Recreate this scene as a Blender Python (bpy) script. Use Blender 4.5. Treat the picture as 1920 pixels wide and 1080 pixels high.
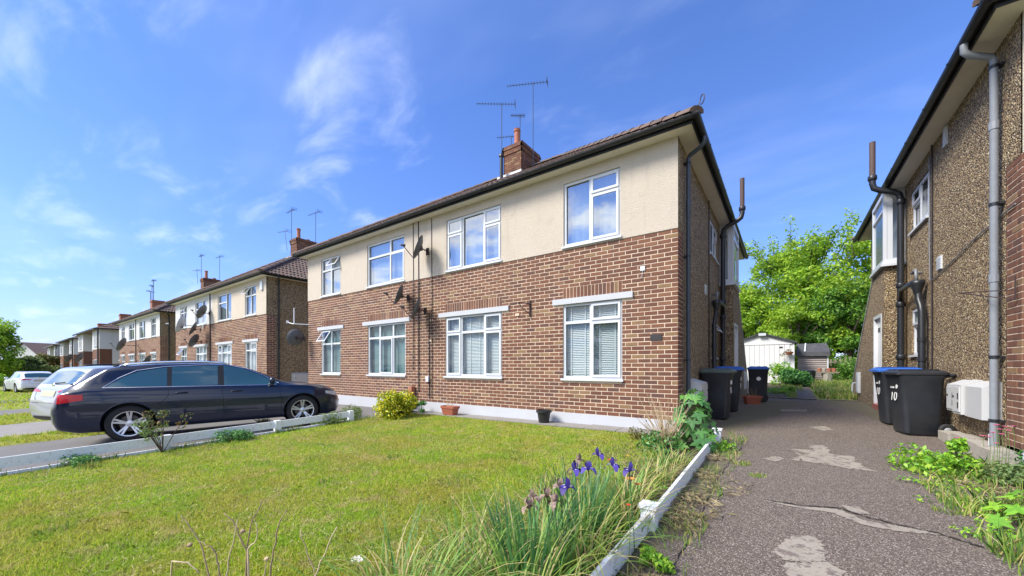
import bpy, bmesh, math, random
import numpy as np
from mathutils import Vector, Matrix
from mathutils.bvhtree import BVHTree
random.seed(7); RNG = np.random.default_rng(7)
for o in list(bpy.data.objects): bpy.data.objects.remove(o)
S = bpy.context.scene; COL = S.collection; PI = math.pi
# ---------------------------------------------------------------- camera, world, sun, exposure
cam = bpy.data.cameras.new('camera'); camo = bpy.data.objects.new('camera', cam); COL.objects.link(camo)
camo.location = (1.44, -6.75, 1.10); camo.rotation_euler = (PI/2, 0, math.atan2(.582, .813))
cam.sensor_width = 36; cam.lens = 715/1920*36; cam.shift_y = 148/1920; cam.clip_start = .03; cam.clip_end = 3000
S.camera = camo
SUN_DIR = Vector((-.50, -.70, .88)).normalized()            # towards the sun
el = math.asin(SUN_DIR.z); az = math.atan2(SUN_DIR.x, SUN_DIR.y)
sl = bpy.data.lights.new('sun', 'SUN'); so = bpy.data.objects.new('sun', sl); COL.objects.link(so)
sl.energy = 2.3; sl.angle = math.radians(20); sl.color = (1, .95, .86)
so.rotation_euler = SUN_DIR.to_track_quat('Z', 'Y').to_euler()
S.view_settings.view_transform = 'Standard'; S.view_settings.look = 'None'; S.view_settings.gamma = 1
S.view_settings.exposure = 1.38; S.view_settings.use_curve_mapping = False
W = bpy.data.worlds.new('World'); S.world = W; W.use_nodes = True
nt = W.node_tree; nt.nodes.clear()
def N(t, typ, **kw):
    n = t.nodes.new(typ)
    for k, v in kw.items():
        if k in n.inputs.keys() if isinstance(k, str) else False: n.inputs[k].default_value = v
        else: setattr(n, k, v)
    return n
sky = nt.nodes.new('ShaderNodeTexSky'); sky.sky_type = 'NISHITA'; sky.sun_disc = False
sky.sun_elevation = el; sky.sun_rotation = az; sky.air_density = .9; sky.dust_density = .05; sky.ozone_density = 1.6
hs = nt.nodes.new('ShaderNodeHueSaturation'); hs.inputs['Saturation'].default_value = 1.34; hs.inputs['Value'].default_value = 1.0
tint = nt.nodes.new('ShaderNodeMixRGB'); tint.blend_type = 'MULTIPLY'; tint.inputs[0].default_value = 1; tint.inputs[2].default_value = (1.22, .99, 1.02, 1)
nt.links.new(sky.outputs[0], tint.inputs[1]); hz_ = nt.nodes.new('ShaderNodeMixRGB'); hz_.blend_type = 'MULTIPLY'; hz_.inputs[0].default_value = 1; nt.links.new(tint.outputs[0], hz_.inputs[1]); nt.links.new(hz_.outputs[0], hs.inputs['Color'])
HZ = hz_
tc = nt.nodes.new('ShaderNodeTexCoord'); sep = nt.nodes.new('ShaderNodeSeparateXYZ'); nt.links.new(tc.outputs['Generated'], sep.inputs[0])
def M_(t, op, a, b=None, c=None):
    n = t.nodes.new('ShaderNodeMath'); n.operation = op
    for i, v in enumerate((a, b, c)):
        if v is None: continue
        if isinstance(v, (int, float)): n.inputs[i].default_value = v
        else: t.links.new(v, n.inputs[i])
    return n.outputs[0]
zz = M_(nt, 'ADD', M_(nt, 'MAXIMUM', sep.outputs[2], 0), .12)
lowf = M_(nt, 'POWER', 2.718, M_(nt, 'MULTIPLY', M_(nt, 'MAXIMUM', sep.outputs[2], 0), -5.0))      # multiplier on the sky colour, darkening the overbright horizon evenly all round
cmb0 = nt.nodes.new('ShaderNodeCombineXYZ')
for i_, k_ in enumerate((.78, .68, .48)): nt.links.new(M_(nt, 'SUBTRACT', 1, M_(nt, 'MULTIPLY', lowf, k_)), cmb0.inputs[i_])
nt.links.new(cmb0.outputs[0], HZ.inputs[2])
cx = M_(nt, 'DIVIDE', sep.outputs[0], zz); cy = M_(nt, 'DIVIDE', sep.outputs[1], zz)
cmb = nt.nodes.new('ShaderNodeCombineXYZ'); nt.links.new(cx, cmb.inputs[0]); nt.links.new(cy, cmb.inputs[1])
def wnoise(vec, sc, det, rough, sx=1, sy=1, off=(0, 0, 0), rot=0, dist=0):
    mp = nt.nodes.new('ShaderNodeMapping'); mp.inputs['Scale'].default_value = (sx, sy, 1); mp.inputs['Location'].default_value = off
    mp.inputs['Rotation'].default_value = (0, 0, rot); nt.links.new(vec, mp.inputs[0])
    n = nt.nodes.new('ShaderNodeTexNoise'); n.inputs['Scale'].default_value = sc; n.inputs['Detail'].default_value = det
    n.inputs['Roughness'].default_value = rough; n.inputs['Distortion'].default_value = dist; nt.links.new(mp.outputs[0], n.inputs['Vector']); return n.outputs[0]
def wramp(v, stops):
    r = nt.nodes.new('ShaderNodeValToRGB'); e = r.color_ramp.elements
    e[0].position, e[0].color = stops[0][0], (stops[0][1],)*3+(1,)
    e[1].position, e[1].color = stops[1][0], (stops[1][1],)*3+(1,)
    for p, c in stops[2:]:
        q = e.new(p); q.color = (c,)*3+(1,)
    r.color_ramp.interpolation = 'EASE'; nt.links.new(v, r.inputs[0]); return r.outputs[0]
wisp = wramp(wnoise(cmb.outputs[0], 2.3, 6, .55, .8, 1.7, (4.4, 1.1, 0), .9, .35), [(.50, 0), (.84, .34)])
dotn = nt.nodes.new('ShaderNodeVectorMath'); dotn.operation = 'DOT_PRODUCT'; dotn.inputs[1].default_value = (-.83, .40, .40); nt.links.new(tc.outputs['Generated'], dotn.inputs[0])
mask = wramp(dotn.outputs['Value'], [(.70, .16), (.97, 1)])
veil = wramp(wnoise(cmb.outputs[0], .8, 4, .6, .7, 1.6, (1.3, 9.2, 0), .4), [(.5, 0), (.85, .12)])
puff = wramp(wnoise(cmb.outputs[0], 1.25, 9, .6, 1, 1, (0.4, 5.7, 0), 0, .15), [(.43, 0), (.55, 1)])
# cumulus lie towards the street (-y); thin cirrus over the houses
south = M_(nt, 'MULTIPLY', puff, wramp(M_(nt, 'MULTIPLY_ADD', sep.outputs[1], -.5, .5), [(.52, 0), (.72, 1)]))
cl = M_(nt, 'MAXIMUM', M_(nt, 'ADD', M_(nt, 'MULTIPLY', wisp, mask), veil), south)
cl = M_(nt, 'MINIMUM', cl, .92)
mix = nt.nodes.new('ShaderNodeMixRGB'); nt.links.new(cl, mix.inputs[0]); nt.links.new(hs.outputs[0], mix.inputs[1])
mix.inputs[2].default_value = (5.6, 5.9, 6.5, 1)
bg = nt.nodes.new('ShaderNodeBackground'); bg.inputs[1].default_value = .115
nt.links.new(mix.outputs[0], bg.inputs[0])
wo = nt.nodes.new('ShaderNodeOutputWorld'); nt.links.new(bg.outputs[0], wo.inputs[0])

# ---------------------------------------------------------------- materials
MATS = {}
def mat(name, col=(.5, .5, .5), rough=.6, metal=0, spec=.5, noise=None, bump=None, ramp=None, island=None, trans=0, speckle=None, coat=0):
    """noise=(scale, amount[, colour2]); bump=(scale,strength,dist); island=[colours] picked per piece"""
    m = bpy.data.materials.new(name); m.use_nodes = True; t = m.node_tree; b = t.nodes['Principled BSDF']
    b.inputs['Roughness'].default_value = rough; b.inputs['Metallic'].default_value = metal
    b.inputs['Specular IOR Level'].default_value = spec; b.inputs['Coat Weight'].default_value = coat; b.inputs['Coat Roughness'].default_value = .03
    geo = t.nodes.new('ShaderNodeNewGeometry'); P = geo.outputs['Position']
    def noi(sc, det=4, ro=.6):
        P = geo.outputs['Position']
        if isinstance(sc, tuple):
            mp = t.nodes.new('ShaderNodeMapping'); mp.inputs['Scale'].default_value = sc; t.links.new(P, mp.inputs[0]); P = mp.outputs[0]; sc = 1
        n = t.nodes.new('ShaderNodeTexNoise'); n.inputs['Scale'].default_value = sc; n.inputs['Detail'].default_value = det; n.inputs['Roughness'].default_value = ro
        t.links.new(P, n.inputs['Vector']); return n.outputs[0]
    def mixc(f, a, bb, mode='MIX'):
        x = t.nodes.new('ShaderNodeMixRGB'); x.blend_type = mode
        for i, v in ((0, f), (1, a), (2, bb)):
            if isinstance(v, (int, float)): x.inputs[i].default_value = v
            elif isinstance(v, tuple): x.inputs[i].default_value = v+(1,)
            else: t.links.new(v, x.inputs[i])
        return x.outputs[0]
    def rmp(v, stops, interp='LINEAR'):
        r = t.nodes.new('ShaderNodeValToRGB'); e = r.color_ramp.elements; r.color_ramp.interpolation = interp
        for i, (p, c) in enumerate(stops):
            q = e[i] if i < 2 else e.new(p)
            q.position = p; q.color = c+(1,) if isinstance(c, tuple) else (c, c, c, 1)
        t.links.new(v, r.inputs[0]); return r.outputs[0]
    m['_'] = 0
    c = col
    if island:
        oi = t.nodes.new('ShaderNodeObjectInfo')
        f = M_(t, 'FRACT', M_(t, 'ADD', geo.outputs['Random Per Island'], M_(t, 'MULTIPLY', oi.outputs['Random'], 7.31)))
        n = len(island); c = rmp(f, [(i/n, q) for i, q in enumerate(island)], 'CONSTANT' if n > 3 else 'LINEAR')
    if noise:
        for ns in (noise if isinstance(noise, list) else [noise]):
            f = rmp(noi(ns[0]), [(ns[3] if len(ns) > 3 else .35, 0.), (ns[4] if len(ns) > 4 else .7, 1.)])
            f = M_(t, 'MULTIPLY', f, ns[1])
            c = mixc(f, c, ns[2])
    if speckle:   # voronoi cell colours
        sc, stops, amt = speckle
        v = t.nodes.new('ShaderNodeTexVoronoi'); v.inputs['Scale'].default_value = sc; t.links.new(P, v.inputs['Vector'])
        s3 = t.nodes.new('ShaderNodeSeparateXYZ'); t.links.new(v.outputs['Color'], s3.inputs[0])
        c = mixc(amt, c, rmp(s3.outputs[0], stops, 'CONSTANT'))
        m['_'] = 1
    if isinstance(c, tuple): b.inputs['Base Color'].default_value = c+(1,)
    else: t.links.new(c, b.inputs['Base Color'])
    if bump:
        bl = bump if isinstance(bump, list) else [bump]; prev = None
        for bb in bl:
            bn = t.nodes.new('ShaderNodeBump'); bn.inputs['Strength'].default_value = bb[1]; bn.inputs['Distance'].default_value = bb[2]
            if len(bb) > 3:
                v = t.nodes.new('ShaderNodeTexVoronoi'); v.inputs['Scale'].default_value = bb[0]; t.links.new(P, v.inputs['Vector'])
                h = M_(t, 'SUBTRACT', 1, v.outputs['Distance']); t.links.new(h, bn.inputs['Height'])
            else: t.links.new(noi(bb[0], 5, .65), bn.inputs['Height'])
            if prev: t.links.new(prev, bn.inputs['Normal'])
            prev = bn.outputs[0]
        t.links.new(prev, b.inputs['Normal'])
    if trans:
        tr = t.nodes.new('ShaderNodeBsdfTranslucent'); mx = t.nodes.new('ShaderNodeMixShader'); mx.inputs[0].default_value = trans
        if isinstance(c, tuple): tr.inputs[0].default_value = c+(1,)
        else: t.links.new(c, tr.inputs[0])
        out = t.nodes['Material Output']; t.links.new(b.outputs[0], mx.inputs[1]); t.links.new(tr.outputs[0], mx.inputs[2]); t.links.new(mx.outputs[0], out.inputs[0])
    del m['_']; MATS[name] = m; return m
def glass(name, ior, tint, rough=.0):
    m = bpy.data.materials.new(name); m.use_nodes = True; t = m.node_tree; t.nodes.clear()
    g0 = t.nodes.new('ShaderNodeNewGeometry'); dt = t.nodes.new('ShaderNodeVectorMath'); dt.operation = 'DOT_PRODUCT'; t.links.new(g0.outputs['Incoming'], dt.inputs[0]); t.links.new(g0.outputs['Normal'], dt.inputs[1])
    f0 = ((ior-1)/(ior+1))**2; F_ = M_(t, 'MULTIPLY_ADD', M_(t, 'POWER', M_(t, 'SUBTRACT', 1, M_(t, 'ABSOLUTE', dt.outputs['Value'])), 5), 1-f0, f0)
    tr = t.nodes.new('ShaderNodeBsdfTransparent'); tr.inputs[0].default_value = tint+(1,)
    g = t.nodes.new('ShaderNodeBsdfGlossy'); g.inputs['Roughness'].default_value = rough
    mx = t.nodes.new('ShaderNodeMixShader'); o = t.nodes.new('ShaderNodeOutputMaterial')
    gg = t.nodes.new('ShaderNodeNewGeometry'); nz = t.nodes.new('ShaderNodeTexNoise'); nz.inputs['Scale'].default_value = 1.3; nz.inputs['Detail'].default_value = 1
    bp = t.nodes.new('ShaderNodeBump'); bp.inputs['Strength'].default_value = .05; bp.inputs['Distance'].default_value = .01
    t.links.new(gg.outputs['Position'], nz.inputs['Vector']); t.links.new(nz.outputs[0], bp.inputs['Height']); t.links.new(bp.outputs[0], g.inputs['Normal'])
    t.links.new(F_, mx.inputs[0]); t.links.new(tr.outputs[0], mx.inputs[1]); t.links.new(g.outputs[0], mx.inputs[2]); t.links.new(mx.outputs[0], o.inputs[0])
    MATS[name] = m; return m
BR = [(0.169, 0.066, 0.035), (0.19, 0.077, 0.04), (0.142, 0.058, 0.032), (0.204, 0.087, 0.046), (0.169, 0.065, 0.034), (0.129, 0.05, 0.029), (0.196, 0.081, 0.043), (0.232, 0.106, 0.056), (0.156, 0.058, 0.034), (0.258, 0.155, 0.074), (0.149, 0.058, 0.032), (0.114, 0.052, 0.038), (0.149, 0.058, 0.032), (0.136, 0.056, 0.031)]
mat('brick', island=BR, rough=.88, noise=[(9, .35, (.08,.042,.034)), (60, .3, (.24,.15,.11), .5, .75), (.9, .35, (.17,.095,.06), .5, .7), ((5,5,.5), .45, (.075,.05,.04), .57, .74)], bump=(120, .5, .004))
mat('brick_orange', island=[(.36,.14,.07),(.30,.12,.065),(.40,.18,.09),(.26,.10,.06)], rough=.88, noise=(9, .3, (.15,.07,.045)), bump=(120, .5, .004))
mat('mortar', (.74,.59,.45), .95, noise=[(3, .5, (.56,.43,.31)), (40, .25, (.4,.32,.25))], bump=(90, .6, .004))
mat('plinth_paint', (.50,.51,.54), .7, noise=[(2.5, .3, (.42,.42,.42)), (14, .4, (.5,.47,.4), .58, .75)], bump=(35, .3, .006))
mat('render_cream', (.57,.495,.405), .95, noise=[(1.2, .4, (.49,.43,.345)), (30, .3, (.36,.31,.25), .5, .8), (3.5, .35, (.38,.33,.265), .55, .75), ((7,7,.55), .28, (.36,.31,.245), .56, .74)], bump=[(55, 1, .014), (160, .5, .004)])
mat('render_white', (.52,.52,.52), .95, noise=[(1.2, .3, (.66,.65,.62))], bump=[(55, .7, .008)])
PEB = [(0, (0.099, 0.066, 0.038)), (0.14, (0.284, 0.2, 0.102)), (0.3, (0.426, 0.31, 0.166)), (0.44, (0.17, 0.11, 0.064)), (0.56, (0.54, 0.414, 0.218)), (0.68, (0.241, 0.152, 0.083)), (0.8, (0.355, 0.235, 0.141)), (0.9, (0.682, 0.58, 0.397)), (0.96, (0.071, 0.055, 0.038))]
mat('pebbledash', (.2,.15,.1), .8, speckle=(50, PEB, .93), noise=[(1.1, .35, (.24,.175,.10), .5, .7), ((5,5,.4), .45, (.085,.065,.045), .55, .72)], bump=[(50, 1, .028, 1)])
mat('roof_tile', island=[(.13,.078,.066),(.115,.075,.065),(.15,.088,.072),(.10,.068,.06)], rough=.85, noise=[(3, .5, (.22,.17,.12)), (22, .4, (.10,.085,.06), .5, .7)], bump=(70, .5, .006))
mat('roof_under', (.06,.045,.04), .9)
mat('upvc', (.62,.64,.67), .32, noise=(6, .12, (.66,.67,.68)))
mat('seal', (.03,.03,.03), .6)
mat('soffit', (.74,.69,.60), .7, noise=[(4, .3, (.56,.50,.40))], bump=(30, .15, .004))
mat('gutter_black', (.018,.019,.022), .42, noise=(14, .5, (.06,.055,.05), .5, .8))
mat('pipe_black', (.020,.022,.026), .38, noise=(18, .4, (.07,.07,.07), .55, .8))
mat('pipe_navy', (.045,.06,.085), .38, noise=(18, .4, (.10,.11,.12), .55, .8))
mat('pipe_grey', (.25,.27,.30), .45, noise=(10, .4, (.17,.18,.19)))
mat('pipe_rust', (.11,.065,.05), .7, noise=(24, .5, (.05,.04,.04)))
mat('cable', (.04,.03,.03), .7)
mat('room', (.05,.055,.055), .9)
mat('blind', (.50,.54,.56), .6)
mat('curtain', (.50,.54,.56), .85, noise=(8, .2, (.5,.53,.55)), bump=(20, .3, .01))
mat('teal_curtain', (.14,.22,.215), .85, noise=(8, .3, (.1,.16,.16)))
glass('pane', 1.75, (.92,.96,.96)); glass('pane_up', 5.0, (.72,.80,.84)); glass('pane_frost', 1.8, (.8,.86,.9), .12)
mat('lead', (.42,.43,.45), .5, metal=.3)
mat('terracotta_pot', (.42,.15,.085), .8, noise=(12, .4, (.26,.11,.07)))
mat('dish', (.075,.08,.09), .5, noise=(10, .4, (.16,.17,.18)))
mat('dish_pale', (.5,.52,.55), .5)
mat('aerial', (.10,.11,.13), .4, metal=.6)
mat('metal_dark', (.05,.03,.03), .6)
mat('bin_body', (.022,.025,.031), .46, noise=[(6, .3, (.05,.05,.055)), (50, .25, (.075,.072,.068), .6, .8)], bump=(200, .15, .002))
mat('bin_blue', (.03,.13,.52), .42, noise=(7, .2, (.10,.19,.45)))
mat('bin_green_grey', (.10,.13,.11), .5, noise=(7, .3, (.07,.075,.07)))
mat('bin_wheel', (.02,.02,.02), .7); mat('wheel_hub', (.38,.39,.41), .5)
mat('white_print', (.82,.82,.80), .6, noise=(60, .3, (.2,.2,.2), .6, .7))
mat('meter_white', (.54,.54,.53), .5, noise=[(4, .2, (.52,.51,.47)), (25, .3, (.45,.42,.36), .62, .78)])
mat('tarmac', (.088,.064,.056), .93, speckle=(170, [(0, (.060,.046,.037)), (.3, (.118,.092,.073)), (.55, (.175,.139,.108)), (.8, (.27,.222,.176)), (.93, (.50,.43,.37))], .75), noise=[(.8, .5, (.165,.125,.105)), (3.3, .5, (.062,.045,.032), .5, .72), (1.7, .35, (.10,.075,.035), .52, .68)], bump=[(170, .7, .004, 1), (20, .4, .006)])
mat('moss_tarmac', (.13,.105,.065), .95, noise=[(6, .7, (.12,.13,.045)), (30, .6, (.20,.17,.13)), (70, .6, (.07,.055,.04))], bump=(60, .6, .01))
mat('concrete_patch', (.32,.28,.225), .95, noise=[(13, .85, (.12,.09,.078), .53, .60), (60, .7, (.13,.10,.085), .57, .63), (5, .5, (.22,.185,.15)), (45, .5, (.36,.32,.27), .5, .7)], bump=[(80, .7, .006)])
mat('concrete', (.27,.25,.225), .95, noise=[(2, .6, (.19,.175,.155)), (30, .4, (.34,.32,.29), .5, .7)], bump=(60, .5, .006))
mat('road', (.15,.145,.14), .95, noise=[(1.2, .6, (.22,.20,.18)), (50, .4, (.08,.08,.08), .5, .7)], bump=(80, .5, .005))
mat('soil', (.085,.058,.038), 1, noise=[(9, .6, (.13,.10,.06)), (50, .5, (.04,.03,.02))], bump=(30, .9, .02))
mat('crack_dark', (.02,.017,.015), 1)
GR = [(.36,.58,.035),(.46,.64,.04),(.60,.66,.06),(.40,.60,.035),(.56,.54,.09),(.26,.44,.03),(.78,.68,.24),(.46,.60,.045)]
mat('grass_blade', island=GR, rough=.7, trans=.4, spec=.2, noise=[(.8, .7, (.52,.47,.10), .40, .60), (2.0, .55, (.26,.50,.03), .47, .62), (5, .75, (.66,.55,.25), .54, .68), (14, .5, (.70,.58,.30), .58, .70)])
mat('lawn_ground', (.20,.20,.05), 1, noise=[(2, .6, (.32,.27,.11)), (20, .6, (.12,.11,.04))], bump=(40, 1, .03))
mat('far_grass', (.24,.28,.05), 1, noise=[(.6, .6, (.42,.36,.14)), (6, .5, (.15,.2,.03))], bump=(15, 1, .05))
mat('long_blade', island=[(.16,.32,.05),(.26,.40,.06),(.38,.44,.08),(.12,.26,.05),(.52,.46,.16),(.22,.38,.055),(.62,.50,.24)], rough=.5, trans=.35)
mat('iris_leaf', island=[(.10,.27,.09),(.13,.32,.10),(.20,.38,.08),(.08,.22,.08)], rough=.45, trans=.3)
mat('pale_straw', island=[(.72,.60,.34),(.60,.50,.26),(.80,.68,.40)], rough=.9)
mat('straw', island=[(.38,.31,.18),(.25,.19,.11),(.46,.38,.23),(.16,.13,.08),(.28,.25,.12)], rough=.95)
mat('dry_stem', island=[(.50,.38,.22),(.42,.30,.18),(.34,.24,.15),(.58,.46,.28)], rough=.85)
mat('dark_seed', (.035,.025,.03), .8)
mat('iris_purple', island=[(.09,.055,.36),(.12,.08,.44),(.05,.03,.20)], rough=.6, trans=.2)
mat('iris_pale', (.65,.60,.75), .6); mat('iris_wilt', (.16,.10,.11), .8, noise=(60, .8, (.48,.36,.22)))
mat('petal_red', (.70,.03,.02), .6, trans=.2); mat('petal_pink', (.72,.16,.30), .6, trans=.3); mat('petal_orange', (.72,.30,.06), .6, trans=.2); mat('petal_white', (.75,.75,.66), .7)
mat('leaf_syc', island=[(.08,.25,.06),(.11,.31,.065),(.07,.21,.055),(.14,.36,.06)], rough=.5, trans=.3, noise=(30, .15, (.15,.25,.08)))
mat('leaf_bright', island=[(.24,.52,.04),(.32,.58,.05),(.18,.42,.04),(.42,.62,.06)], rough=.5, trans=.35)
mat('leaf_tree', island=[(.24,.44,.035),(.34,.58,.04),(.43,.64,.045),(.28,.48,.04),(.16,.32,.03),(.52,.66,.06)], rough=.55, trans=.45, noise=[(.45, .5, (.40,.55,.04), .45, .65), (.9, .6, (.10,.24,.03), .5, .65)])
mat('leaf_tree_dark', island=[(.11,.26,.03),(.15,.33,.035),(.20,.38,.04),(.08,.19,.03)], rough=.55, trans=.35)
mat('leaf_yellow', island=[(.66,.64,.02),(.76,.70,.03),(.50,.56,.03),(.80,.70,.06),(.30,.40,.02),(.20,.30,.02)], rough=.5, trans=.3)
mat('leaf_red', island=[(.26,.10,.04),(.20,.16,.04),(.13,.17,.03)], rough=.6, trans=.3)
mat('leaf_grey', island=[(.16,.25,.08),(.22,.31,.11),(.12,.20,.06),(.27,.36,.09)], rough=.6, trans=.3)
mat('bark', (.10,.075,.055), .95, noise=(12, .5, (.16,.13,.10)), bump=(20, .8, .03))
mat('stem_green', (.13,.20,.05), .7)
mat('fence_white', (.86,.87,.89), .6, noise=[(3, .3, (.70,.71,.72)), (18, .5, (.36,.33,.27), .56, .70)], bump=(30, .4, .004))
mat('fence_wood', (.24,.20,.15), .9, noise=(10, .5, (.16,.13,.10)))
mat('hut_wood', island=[(.34,.29,.27),(.28,.24,.225),(.40,.34,.31)], rough=.9, noise=(12, .4, (.2,.16,.14)))
mat('roof_felt', (.055,.055,.06), .9, noise=(5, .5, (.11,.11,.11)), bump=(40, .4, .006))
mat('garage_white', (.74,.73,.72), .6, noise=[(1.4, .25, (.6,.59,.56)), (18, .4, (.38,.33,.27), .64, .76)], bump=(20, .3, .004))
mat('plant_pot_black', (.02,.02,.022), .45); mat('plastic_terracotta', (.36,.10,.055), .6, noise=(9, .4, (.25,.12,.08)))
mat('door_white', (.80,.80,.79), .4); mat('step_red', (.40,.12,.09), .8)
mat('paint_navy', (.0025,.008,.030), .28, spec=.2, coat=.9)
mat('paint_silver', (.45,.47,.50), .3, metal=.25, coat=1)
mat('paint_white', (.78,.79,.81), .3, coat=1)
mat('car_glass', (.03,.10,.12), .02, spec=1, coat=1)
mat('car_plastic', (.015,.015,.017), .55); mat('chrome', (.85,.86,.88), .12, metal=1)
mat('tyre', (.018,.018,.018), .85, bump=(60, .3, .004)); mat('alloy', (.58,.59,.62), .28, metal=.85); mat('disc', (.12,.10,.09), .5, metal=.5)
mat('lamp_red', (.50,.004,.008), .25, spec=.3, coat=.4); mat('lamp_clear', (.45,.47,.5), .06, spec=1, coat=1); mat('lamp_red_dark', (.22,.006,.01), .1, coat=1)
mat('plate_yellow', (.72,.52,.04), .5); mat('plate_blur', (.52,.48,.34), .5); mat('panel_gap', (.004,.004,.006), .8)
mat('stone', (.42,.38,.32), .95, noise=(8, .5, (.3,.27,.22)), bump=(30, .8, .02))
mat('plaque', (.035,.03,.032), .5)

# ---------------------------------------------------------------- helpers
def vary(o, label=None, cat=None, group=None, kind=None):
    if label: o['label'] = label
    if cat: o['category'] = cat
    if group: o['group'] = group
    if kind: o['kind'] = kind
    return o
def mk(name, me, m=None, parent=None, loc=None):
    if m is not None and not me.materials: me.materials.append(MATS[m] if isinstance(m, str) else m)
    o = bpy.data.objects.new(name, me); COL.objects.link(o)
    if parent: o.parent = parent
    if loc: o.location = loc
    return o
def empty(name, loc, label, cat, group=None, rz=0):
    o = bpy.data.objects.new(name, None); COL.objects.link(o); o.location = loc; o.rotation_euler = (0, 0, rz); o.empty_display_size = .2
    return vary(o, label, cat, group)
def copy_tree(o, parent=None):
    c = o.copy(); COL.objects.link(c)
    if parent: c.parent = parent
    for ch in list(o.children): copy_tree(ch, c)
    return c
class MB:
    def __init__(s): s.v = []; s.f = []
    def add(s, vs, fs):
        b = len(s.v); s.v += [tuple(p) for p in vs]; s.f += [tuple(i+b for i in f) for f in fs]; return s
    def box(s, x0, x1, y0, y1, z0, z1):
        if x0 > x1: x0, x1 = x1, x0
        if y0 > y1: y0, y1 = y1, y0
        if z0 > z1: z0, z1 = z1, z0
        return s.add([(x0,y0,z0),(x1,y0,z0),(x1,y1,z0),(x0,y1,z0),(x0,y0,z1),(x1,y0,z1),(x1,y1,z1),(x0,y1,z1)],
                     [(0,3,2,1),(4,5,6,7),(0,1,5,4),(1,2,6,5),(2,3,7,6),(3,0,4,7)])
    def bar(s, a, b, w, h, up=(0, 0, 1)):
        a = Vector(a); b = Vector(b); d = (b-a).normalized(); u = Vector(up); r = d.cross(u)
        if r.length < 1e-4: r = d.cross(Vector((1, 0, 0)))
        r.normalize(); u = r.cross(d); vs = []
        for p in (a, b):
            for i, j in ((-1,-1),(1,-1),(1,1),(-1,1)): vs.append(p+r*(i*w/2)+u*(j*h/2))
        return s.add(vs, [(0,3,2,1),(4,5,6,7),(0,1,5,4),(1,2,6,5),(2,3,7,6),(3,0,4,7)])
    def tube(s, pts, r, n=8, cap=True):
        pts = [Vector(p) for p in pts]; rs = r if isinstance(r, (list, tuple)) else [r]*len(pts); b = len(s.v); prev = None
        for i, p in enumerate(pts):
            d = (pts[min(i+1, len(pts)-1)]-pts[max(i-1, 0)]).normalized()
            if prev is None:
                a = d.cross(Vector((0, 0, 1)));
                if a.length < .1: a = d.cross(Vector((1, 0, 0)))
            else: a = prev-d*prev.dot(d)
            a.normalize(); prev = a; c = d.cross(a)
            for k in range(n):
                t = 2*PI*k/n; s.v.append(tuple(p+a*(math.cos(t)*rs[i])+c*(math.sin(t)*rs[i])))
        for i in range(len(pts)-1):
            for k in range(n):
                k2 = (k+1) % n; s.f.append((b+i*n+k, b+i*n+k2, b+(i+1)*n+k2, b+(i+1)*n+k))
        if cap: s.f.append(tuple(b+k for k in range(n))[::-1]); s.f.append(tuple(b+(len(pts)-1)*n+k for k in range(n)))
        return s
    def lathe(s, prof, n=20, c=(0, 0, 0), axis='z'):
        b = len(s.v)
        for r, h in prof:
            for k in range(n):
                t = 2*PI*k/n; q = (r*math.cos(t), r*math.sin(t), h)
                if axis == 'y': q = (q[0], h, q[1])
                if axis == 'x': q = (h, q[0], q[1])
                s.v.append((q[0]+c[0], q[1]+c[1], q[2]+c[2]))
        for i in range(len(prof)-1):
            for k in range(n):
                k2 = (k+1) % n; s.f.append((b+i*n+k, b+i*n+k2, b+(i+1)*n+k2, b+(i+1)*n+k))
        return s
    def mesh(s, name='m', flip=False, smooth=False):
        me = bpy.data.meshes.new(name); f = [g[::-1] for g in s.f] if flip else s.f
        me.from_pydata(s.v, [], f); 
        if smooth: me.polygons.foreach_set('use_smooth', [True]*len(me.polygons))
        me.update(); return me
    def obj(s, name, m, parent=None, smooth=False, loc=None, recalc=False, sharp=None):
        me = s.mesh(name, smooth=smooth)
        if recalc:
            bm = bmesh.new(); bm.from_mesh(me); bmesh.ops.recalc_face_normals(bm, faces=bm.faces); bm.to_mesh(me); bm.free()
        if sharp: me.set_sharp_from_angle(angle=math.radians(sharp))
        return mk(name, me, m, parent, loc)
def np_mesh(name, V, nper, m, parent=None, kind=None):
    """V: (n, nper, 3) array of separate polygons"""
    n = V.shape[0]; me = bpy.data.meshes.new(name); me.vertices.add(n*nper); me.vertices.foreach_set('co', V.reshape(-1).astype(np.float32))
    me.loops.add(n*nper); me.loops.foreach_set('vertex_index', np.arange(n*nper, dtype=np.int32))
    me.polygons.add(n); me.polygons.foreach_set('loop_start', np.arange(0, n*nper, nper, dtype=np.int32))
    me.update(calc_edges=True); o = mk(name, me, m, parent)
    if kind: o['kind'] = kind
    return o
def subtract(a, b, holes):
    segs = [(a, b)]
    for h0, h1 in holes:
        out = []
        for p, q in segs:
            if h1 <= p or h0 >= q: out.append((p, q)); continue
            if h0 > p: out.append((p, h0))
            if h1 < q: out.append((h1, q))
        segs = out
    return segs
def smooth_step(a, b, t): t = max(0, min(1, (t-a)/(b-a))); return t*t*(3-2*t)
# ground height at any place
def G(x, y):
    z = .01*min(x, 0) if x > -14 else -.14+.011*(x+14)
    z += .028*min(y+.3, 0) if y > -9 else .028*(-8.7)
    if y > 0: z += .10*smooth_step(0, 4, y)+.20*smooth_step(8, 15, y)
    z -= .13*smooth_step(6.1, 7.2, -x)*smooth_step(0, 2.5, -y)
    return z
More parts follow.
